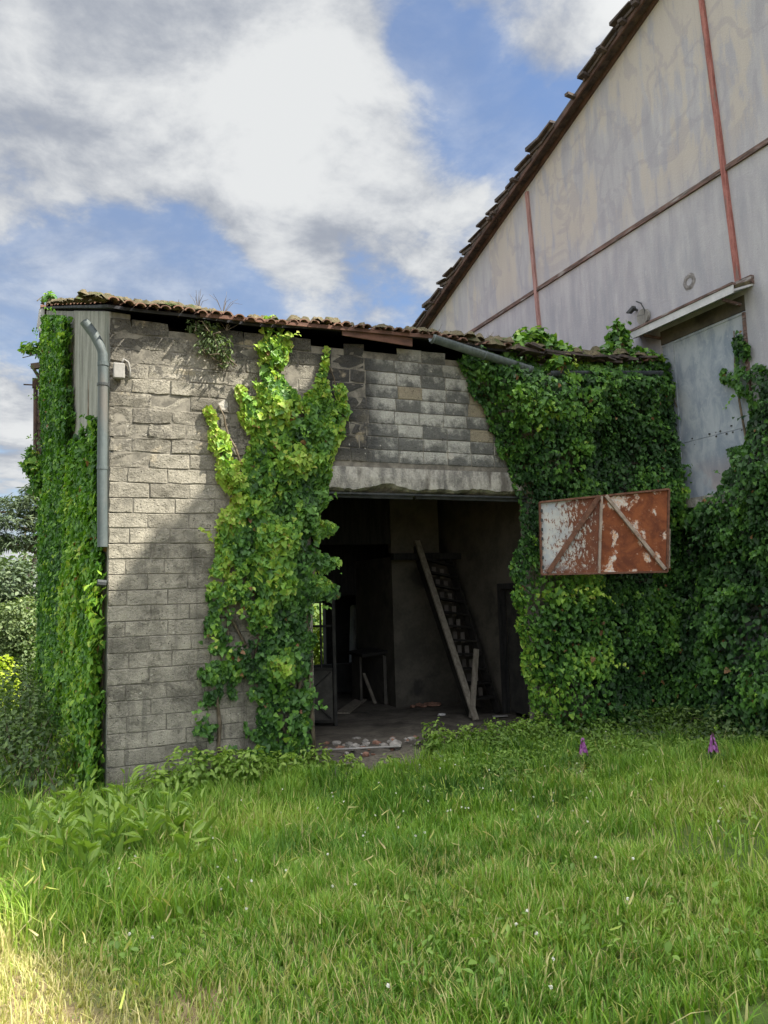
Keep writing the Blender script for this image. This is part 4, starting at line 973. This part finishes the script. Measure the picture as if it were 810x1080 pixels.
# ================================================================ trees beyond on the left
def tree(name, label, base, h, lobes, n, size, mat, tmpl, tint0, trunk_r=.18, group=None):
    o = thing(name, label, 'tree', base, group)
    b = np.array(base, float); mb = MB()
    pts = [b+np.array([.25*math.sin(k*1.3), .2*math.cos(k), h*k/7]) for k in range(8)]
    mb.tube(pts, list(np.linspace(trunk_r, trunk_r*.25, 8)), 8)
    lb_ = np.array(lobes, float)
    for l in lb_:
        s = b+np.array([0, 0, max(.2, l[2]-b[2]-l[5]*1.1)]); mb.tube([s, (s+l[:3])/2+rng.normal(0, .15, 3), l[:3]], [trunk_r*.45, trunk_r*.3, trunk_r*.1], 6)
    mb.build('trunk', M_bark, o, smooth=True)
    vol = (lb_[:, 3]*lb_[:, 4]*lb_[:, 5])**.8; pk = rng.choice(len(lb_), n, p=vol/vol.sum())
    # leaves gather in sprays inside each limb's volume
    ns = max(40, n//28); sp = unit(rng.normal(0, 1, (ns, 3)))*rng.random((ns, 1))**.4; sk = rng.integers(0, ns, n)
    dv = sp[sk]+rng.normal(0, .10, (n, 3))
    P = lb_[pk, :3]+dv*lb_[pk, 3:]
    cl_ = vnoise(P[:, 0]*1.3+40, P[:, 2]*1.5+P[:, 1]*.8+40, 63)
    nr = dv*.5+np.array([0, 0, .6])+rng.normal(0, .45, (n, 3)); tp = dv+np.array([0, 0, -.25])+rng.normal(0, .5, (n, 3))
    leaf_cloud('crown', P, nr, tp, size*(.6+.8*rng.random(n)), tint0+.2*cl_+rng.normal(0, .14, n), mat, o, tmpl)
    return o
tree('pine_tree', 'tall open pine with flat layered branches beyond the ivy covered side wall', (-1.4, 27, -1.7), 8.0,
     [(-1.6, 27, 6.3, 1.6, 1.4, .42), (-2.6, 26.5, 5.6, 1.3, 1.2, .35), (-.6, 27, 5.4, 1.4, 1.3, .5), (-2.0, 27, 4.7, 1.5, 1.2, .35), (-3.2, 27, 4.9, 1.0, 1.0, .3), (-1.0, 27, 6.9, 1.0, 1.0, .4), (-3.6, 27.5, 6.0, 1.0, 1.0, .3)], 5200, .30, M_tree1, NEEDLE, .5, .2)
tree('dark_tree', 'dark rounded evergreen standing below and behind the pine', (-3.0, 24, -1.6), 5.2,
     [(-3.0, 24, 2.6, 1.6, 1.4, 1.3), (-1.7, 24.5, 2.9, 1.3, 1.2, 1.1), (-2.3, 24, 1.0, 1.6, 1.4, 1.3), (-4.2, 24, 1.9, 1.4, 1.3, 1.6)], 8000, .17, M_tree1, OVAL, .55, .2)
tree('leafy_tree', 'pale green leafy tree between the dark evergreen and the side wall', (-1.5, 17, -1.3), 3.2,
     [(-1.55, 17, 1.5, .75, .9, .85), (-2.1, 17.2, .7, .8, .8, .7), (-1.2, 16.8, .4, .7, .8, .9), (-2.5, 17, 1.7, .5, .6, .5)], 6000, .12, M_tree2, OVAL, .6, .1)
for x, y, h in ((-6.5, 30, 6), (-9.5, 34, 7), (-5.0, 40, 8), (-13, 38, 8), (-2.5, 46, 9), (2, 50, 9)):
    tree('hedgerow_tree', 'far hedgerow tree in the dull green line behind the nearer trees', (x, y, -1.8), h, [(x, y, h*.55-1, h*.32, h*.3, h*.30), (x+h*.22, y, h*.3-1, h*.25, h*.25, h*.25), (x-h*.2, y, h*.28-1, h*.26, h*.25, h*.26)], 2600, .34, M_tree2, OVAL, .35, .2, 'hedgerow trees far behind')
bush('sunlit_shrub', 'bright yellow-green shrub in full sun at the left behind the brambles', 'shrub', [(-2.15, 12.5, .25, .80, .6, .75), (-1.75, 12.5, -.1, .55, .5, .5), (-2.9, 12.5, -.1, .6, .5, .8)], 2600, .13, .6, M_bright, OVAL)
bush('bramble_bush', 'dark sprawling bramble heap against the foot of the side wall', 'bramble', [(-.9, 2.6, .35, .6, 1.0, .75), (-.75, 1.0, .3, .45, .8, .45), (-1.5, 3.4, .2, .8, 1.2, .7), (-.55, .1, .15, .28, .5, .32), (-1.6, 1.4, .05, .7, .9, .4), (-1.1, 5.0, .4, .6, 1.3, .8)], 6500, .07, .62, M_bramble, OVAL, twig=9)
bush('bramble_bush', 'leafy bramble patch at the foot of the block wall near its left corner', 'bramble', [(.42, -.35, .12, .35, .28, .25), (.85, -.35, .18, .45, .28, .34), (1.35, -.35, .18, .45, .26, .30), (1.8, -.3, .14, .35, .25, .26), (2.2, -.25, .14, .3, .22, .3)], 3200, .065, .66, M_fresh, OVAL)
bush('bramble_bush', 'low bramble patch spilling over the doorway step', 'bramble', [(3.85, -.35, .22, .30, .22, .22), (4.3, -.25, .24, .4, .22, .20), (4.85, -.2, .26, .42, .22, .20), (5.35, -.2, .26, .35, .22, .22), (3.9, .0, .25, .2, .15, .28)], 2600, .055, .55, M_fresh, OVAL)
bush('bramble_bush', 'low dark undergrowth beneath the great ivy by the two foxgloves', 'bramble', [(5.9, -.55, .18, .5, .35, .26), (6.6, -.6, .18, .6, .4, .30), (7.3, -.9, .18, .5, .5, .34), (7.4, -1.6, .22, .5, .5, .36), (7.5, -2.4, .25, .5, .6, .4), (6.2, -1.1, .2, .6, .3, .15), (7.0, -1.5, .2, .4, .4, .2)], 6500, .06, .62, M_bramble, OVAL)
for (x, y) in ((2.55, -.55), (2.95, -.75)):
    bush('small_weed', 'small bright weed in the grass just before the threshold', 'weed', [(x, y, .18, .16, .14, .12)], 130, .06, .7, M_fresh, OVAL, 'weeds before the threshold', stem=False)
bush('sunlit_shrub', 'sunlit shrub outside, glimpsed through the bars of the metal gate', 'shrub', [(5.4, 10.2, .9, .9, .6, 1.0), (6.2, 10.4, .3, .8, .6, .9), (4.9, 10.6, 1.6, .6, .5, .7)], 3400, .12, .30, M_bright, OVAL)
# foxgloves
for px, py, Y, lab in ((615, 789, -1.75, 'purple foxglove spike on the left, standing below the rusty metal door'), (752, 785, -2.55, 'purple foxglove spike on the right, standing before the shady gable ivy')):
    c = at(px, py, 1, Y); g0 = float(gz(c[0], c[1])); h = c[2]-g0
    o = thing('foxglove', lab, 'flower', (c[0], c[1], g0), 'foxgloves at the foot of the ivy')
    MB().tube([(c[0], c[1], g0-.02), (c[0]+.01, c[1], g0+h*.6), (c[0], c[1], c[2]+.13)], [.008, .006, .003], 6).build('stem', M_stem, o)
    n = 46; a = rng.random(n)*6.28; tz = rng.random(n)
    P = np.stack([c[0]+np.cos(a)*.040*(1-.8*tz), c[1]+np.sin(a)*.040*(1-.8*tz), c[2]-.06+.17*tz], 1)
    dv = np.stack([np.cos(a), np.sin(a), 0*a], 1)
    leaf_cloud('petals', P, dv+np.array([0, 0, .5]), dv*.6+np.array([0, 0, -.8]), .062*(1.15-.6*tz), .3+.5*rng.random(n), M_flower, o, OVAL)
    n = 26; a = rng.random(n)*6.28; dv = np.stack([np.cos(a), np.sin(a), .3+0*a], 1)
    leaf_cloud('leaves', np.array([c[0], c[1], g0+.05])+dv*.08, dv*.4+np.array([0, 0, 1]), dv, .14+.05*rng.random(n), .5+.1*rng.random(n), M_bramble, o, OVAL)
# docks and tall weeds at the left
for i in range(34):
    x = random.gauss(-.30, .38); y = random.gauss(-1.9, .65)
    if y > -.5 or x < -1.1: continue
    g0 = float(gz(x, y)); o = thing('dock_plant', 'narrow-leaved dock plant standing in the long grass before the wall corner', 'weed', (x, y, g0), 'dock plants before the wall corner')
    h = random.uniform(.26, .60); n = random.randint(9, 15)
    tz = rng.random(n); a = rng.random(n)*6.28; dv = np.stack([np.cos(a)*.7, np.sin(a)*.7, 1.0+0*a], 1)
    P = np.stack([x+np.cos(a)*.04, y+np.sin(a)*.04, g0+.08+h*.8*tz], 1)
    leaf_cloud('leaves', P+unit(dv)*.06, np.stack([-np.cos(a)*.6, -np.sin(a)*.6, .6+0*a], 1)+rng.normal(0, .3, (n, 3)), dv+rng.normal(0, .25, (n, 3)), (.21-.10*tz)*(.7+.5*rng.random(n)), .60+.40*rng.random(n), M_fresh, o, BLADE)
    MB().tube([(x, y, g0-.02), (x+random.gauss(0, .02), y, g0+h*.6), (x+random.gauss(0, .04), y, g0+h)], [.007, .005, .003], 5).build('stem', M_fresh, o)

# ================================================================ grass
def blades(n, x0, x1, y0, y1, dens_fn, hfun, wid, name, label):
    x = rng.uniform(x0, x1, n); y = rng.uniform(y0, y1, n)
    k = rng.random(n) < dens_fn(x, y); x, y = x[k], y[k]
    # tufts: pull blades together
    tx = np.round(x/.11)*.11+.05*vnoise(x*9, y*9, 71); ty = np.round(y/.11)*.11+.05*vnoise(x*9+9, y*9, 72)
    q = (rng.random(len(x)) < .5)[:, None]; XY = np.where(q, np.stack([x*.45+tx*.55, y*.45+ty*.55], 1), np.stack([x, y], 1)); x, y = XY[:, 0], XY[:, 1]
    n = len(x); z = gz(x, y); hh = hfun(x, y)*(.55+.75*rng.random(n)); a = rng.random(n)*6.283
    lean = .15+.75*rng.random(n)**1.4
    d = np.stack([np.cos(a), np.sin(a), 0*a], 1); s = np.stack([-np.sin(a+rng.normal(0, .6, n)), np.cos(a), 0*a], 1); s = unit(s)
    B = np.stack([x, y, z-.01], 1); w = (wid*(.6+.8*rng.random(n)))[:, None]
    def pt(f, wf): 
        c = B+d*(hh*lean*f**2)[:, None]; c[:, 2] += hh*(f-.28*lean*f**2.5); return c-s*w*wf, c+s*w*wf
    a0, a1 = pt(0, .5); b0, b1 = pt(.4, .45); c0, c1 = pt(.75, .28); e0, e1 = pt(1.0, 0)
    V = np.stack([a0, a1, b0, b1, c0, c1, e0], 1).reshape(-1, 3)
    big = vnoise(x*.9+3, y*.9, 73); med = vnoise(x*3, y*3, 74)
    dry = sst(.12, -.25, x+.22+.35*(y+5.25)+.26*big+.14*med)*sst(-3.3, -4.2, y)
    ti_ = .50+.24*big+.16*med+rng.normal(0, .11, n)+.55*dry*(rng.random(n) < .8)
    ti_ = np.where(rng.random(n) < .09+.12*sst(-3.6, -5.5, y)+.15*np.clip(vnoise(x*1.7+8, y*1.7, 83)-.1, 0, 1), .82+.18*rng.random(n), ti_)
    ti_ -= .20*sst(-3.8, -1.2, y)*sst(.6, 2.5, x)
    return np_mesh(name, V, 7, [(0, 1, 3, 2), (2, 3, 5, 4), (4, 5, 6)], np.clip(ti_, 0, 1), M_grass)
def free(x, y):   # nothing grows inside the buildings
    ins = ((y > -.06) & (x > -.1) & (x < L)) | ((x > L-.02) & (y > NY) & (y < EY))
    bare = np.exp(-(((x-.02)/.20)**2+((y+5.55)/.20)**2))
    sill = (x > 2.25) & (y > -.95-.25*vnoise(x*3, y*3, 85)) & (x < 3.85-.5*(-.2-y))
    wedge = np.abs(np.degrees(np.arctan2(x-CPOS[0], y-CPOS[1]))-23.3) < 40
    return np.where(ins | sill, 0, 1)*(1-.9*bare)*np.where(wedge, 1, .25)
def dryf(x, y): return sst(.12, -.25, x+.22+.35*(y+5.25))*sst(-3.3, -4.2, y)
def hnear(x, y): return np.maximum(.075, .115+.05*vnoise(x*1.1, y*1.1, 75)+.06*vnoise(x*3.4, y*3.4, 76)+.05*vnoise(x*7, y*7, 79))*(1-.6*dryf(x, y))*(.62+.48*sst(-.4, 1.3, x+.4*vnoise(x*1.3, y*1.3, 88)))+.05*sst(-5, -3, y)
tag(blades(80000, -1.6, 3.0, -6.6, -4.0, lambda x, y: free(x, y)*(1-.3*dryf(x, y)), hnear, .0075, 'grass', ''), 'long meadow grass in the foreground with dry stalks', 'grass', kind='stuff')
g2 = blades(100000, -2.6, 8.6, -4.4, .2, lambda x, y: free(x, y)*.95, lambda x, y: np.maximum(.07, .16+.06*vnoise(x*1.1, y*1.1, 77)+.09*vnoise(x*3.1, y*3.1, 77)+.05*vnoise(x*7, y*7, 80)+.06*(x < 1.2)*(y > -2.6)-.06*sst(-1.2, -.3, y)*(x > 2)), .0095, 'grass', '')
tag(g2, 'lush green grass before the buildings', 'grass', kind='stuff')
g3 = blades(30000, -5, 9, -9.5, -4.0, lambda x, y: np.where((x > -1.6) & (x < 3.0) & (y > -6.6), 0, .8)*free(x, y), lambda x, y: .17+0*x, .011, 'grass', '')
tag(g3, 'grass around the edges of the yard', 'grass', kind='stuff')
g4 = blades(26000, -9, -.1, .0, 24, lambda x, y: np.where(x < -.15-.114*y, 1., 0)*(.9-.6*sst(2, 20, y)), lambda x, y: .26+.1*vnoise(x, y, 78), .016, 'grass', '')
tag(g4, 'rough field grass along the left side of the shed', 'grass', kind='stuff')
g5 = blades(26000, -1.6, 1.0, -6.3, -3.3, lambda x, y: np.clip(dryf(x+.06*vnoise(x*6, y*6, 91), y)*1.0+.10+np.exp(-(((x-.02)/.3)**2+((y+5.55)/.3)**2))*.6, 0, 1), lambda x, y: .045+.03*rng.random(len(x)), .006, 'dry_grass', '')
a_ = g5.data.attributes['tint']; nv = len(g5.data.vertices); a_.data.foreach_set('value', np.repeat(.86+.14*rng.random(nv//7), 7).astype(np.float32))
tag(g5, 'short straw-dry grass in the sunlit corner', 'grass', kind='stuff')
g6 = blades(16000, -.8, 7, -6.3, -1.0, lambda x, y: free(x, y)*np.clip(.25+.9*vnoise(x*1.3+4, y*1.3, 92), 0, 1), lambda x, y: .10+.12*rng.random(len(x)), .004, 'dry_grass', '')
a_ = g6.data.attributes['tint']; nv = len(g6.data.vertices); a_.data.foreach_set('value', np.repeat(.80+.2*rng.random(nv//7), 7).astype(np.float32))
tag(g6, 'thin dead stalks through the green grass', 'grass', kind='stuff')
# seed heads and clover
n = 520; x = rng.uniform(-1.3, 4.5, n); y = rng.uniform(-6.3, -2.2, n); z = gz(x, y)
hh = .20+.20*rng.random(n); top = np.stack([x+rng.normal(0, .03, n), y+rng.normal(0, .03, n), z+hh], 1)
tag(leaf_cloud('seed_heads', top, rng.normal(0, 1, (n, 3)), np.array([0, 0, 1.])+rng.normal(0, .3, (n, 3)), .045+.035*rng.random(n), .75+.25*rng.random(n), M_grass, None, NEEDLE), 'pale grass seed heads and stalks in the meadow', 'grass', kind='stuff')
n = 150; x = rng.uniform(-.6, 7, n); y = rng.uniform(-7.3, -1.2, n); k = x-CPOS[0] < (y-CPOS[1])*1.05; x, y = x[k], y[k]; n = len(x)
P = np.repeat(np.stack([x, y, gz(x, y)+.11+.09*rng.random(n)], 1), 9, 0); dv = unit(rng.normal(0, 1, (9*n, 3)))
tag(leaf_cloud('clover_flowers', P+dv*.005, dv, dv+rng.normal(0, .3, (9*n, 3)), .010+.005*rng.random(9*n), rng.random(9*n), M_white, None, OVAL), 'little white clover flowers dotted through the grass', 'flowers', kind='stuff')
n = 9000; x = rng.uniform(3.3, 8.0, n); y = -.35-1.9*rng.random(n)**1.7; kk = rng.random(n) < .35+.65*(vnoise(x*2.6, y*2.6, 84) > -.1); x, y = x[kk], y[kk]; n = len(x)
kk = ~((x < 4.2) & (y > -.9-.2*(x-3.3))); x, y = x[kk], y[kk]; n = len(x)
hz_ = (.10+.22*sst(-2.0, -.5, y)*(.5+.5*vnoise(x*2, y*2, 86)))*rng.random(n)**.6
tag(leaf_cloud('undergrowth', np.stack([x, y, gz(x, y)+.03+hz_], 1), np.array([0, -.25, 1.])+rng.normal(0, .45, (n, 3)), rng.normal(0, 1, (n, 3)), .030+.035*rng.random(n), .38+.2*vnoise(x*3, y*3, 87)+rng.normal(0, .14, n), M_fresh, None, OVAL), 'low leafy undergrowth merging the grass into the ivy', 'undergrowth', kind='stuff')
n = 6500; x = rng.uniform(-.4, 6.5, n); y = rng.uniform(-7.6, -1.2, n); kk = vnoise(x*2.2, y*2.2, 81) > .22; x, y = x[kk], y[kk]; n = len(x)
tag(leaf_cloud('ground_herbs', np.stack([x, y, gz(x, y)+.05+.07*rng.random(n)], 1), np.array([0, 0, 1.])+rng.normal(0, .4, (n, 3)), rng.normal(0, 1, (n, 3)), .022+.03*rng.random(n), .3+.5*rng.random(n), M_fresh, None, OVAL), 'small leafy herbs and clover mixed into the grass', 'herbs', kind='stuff')
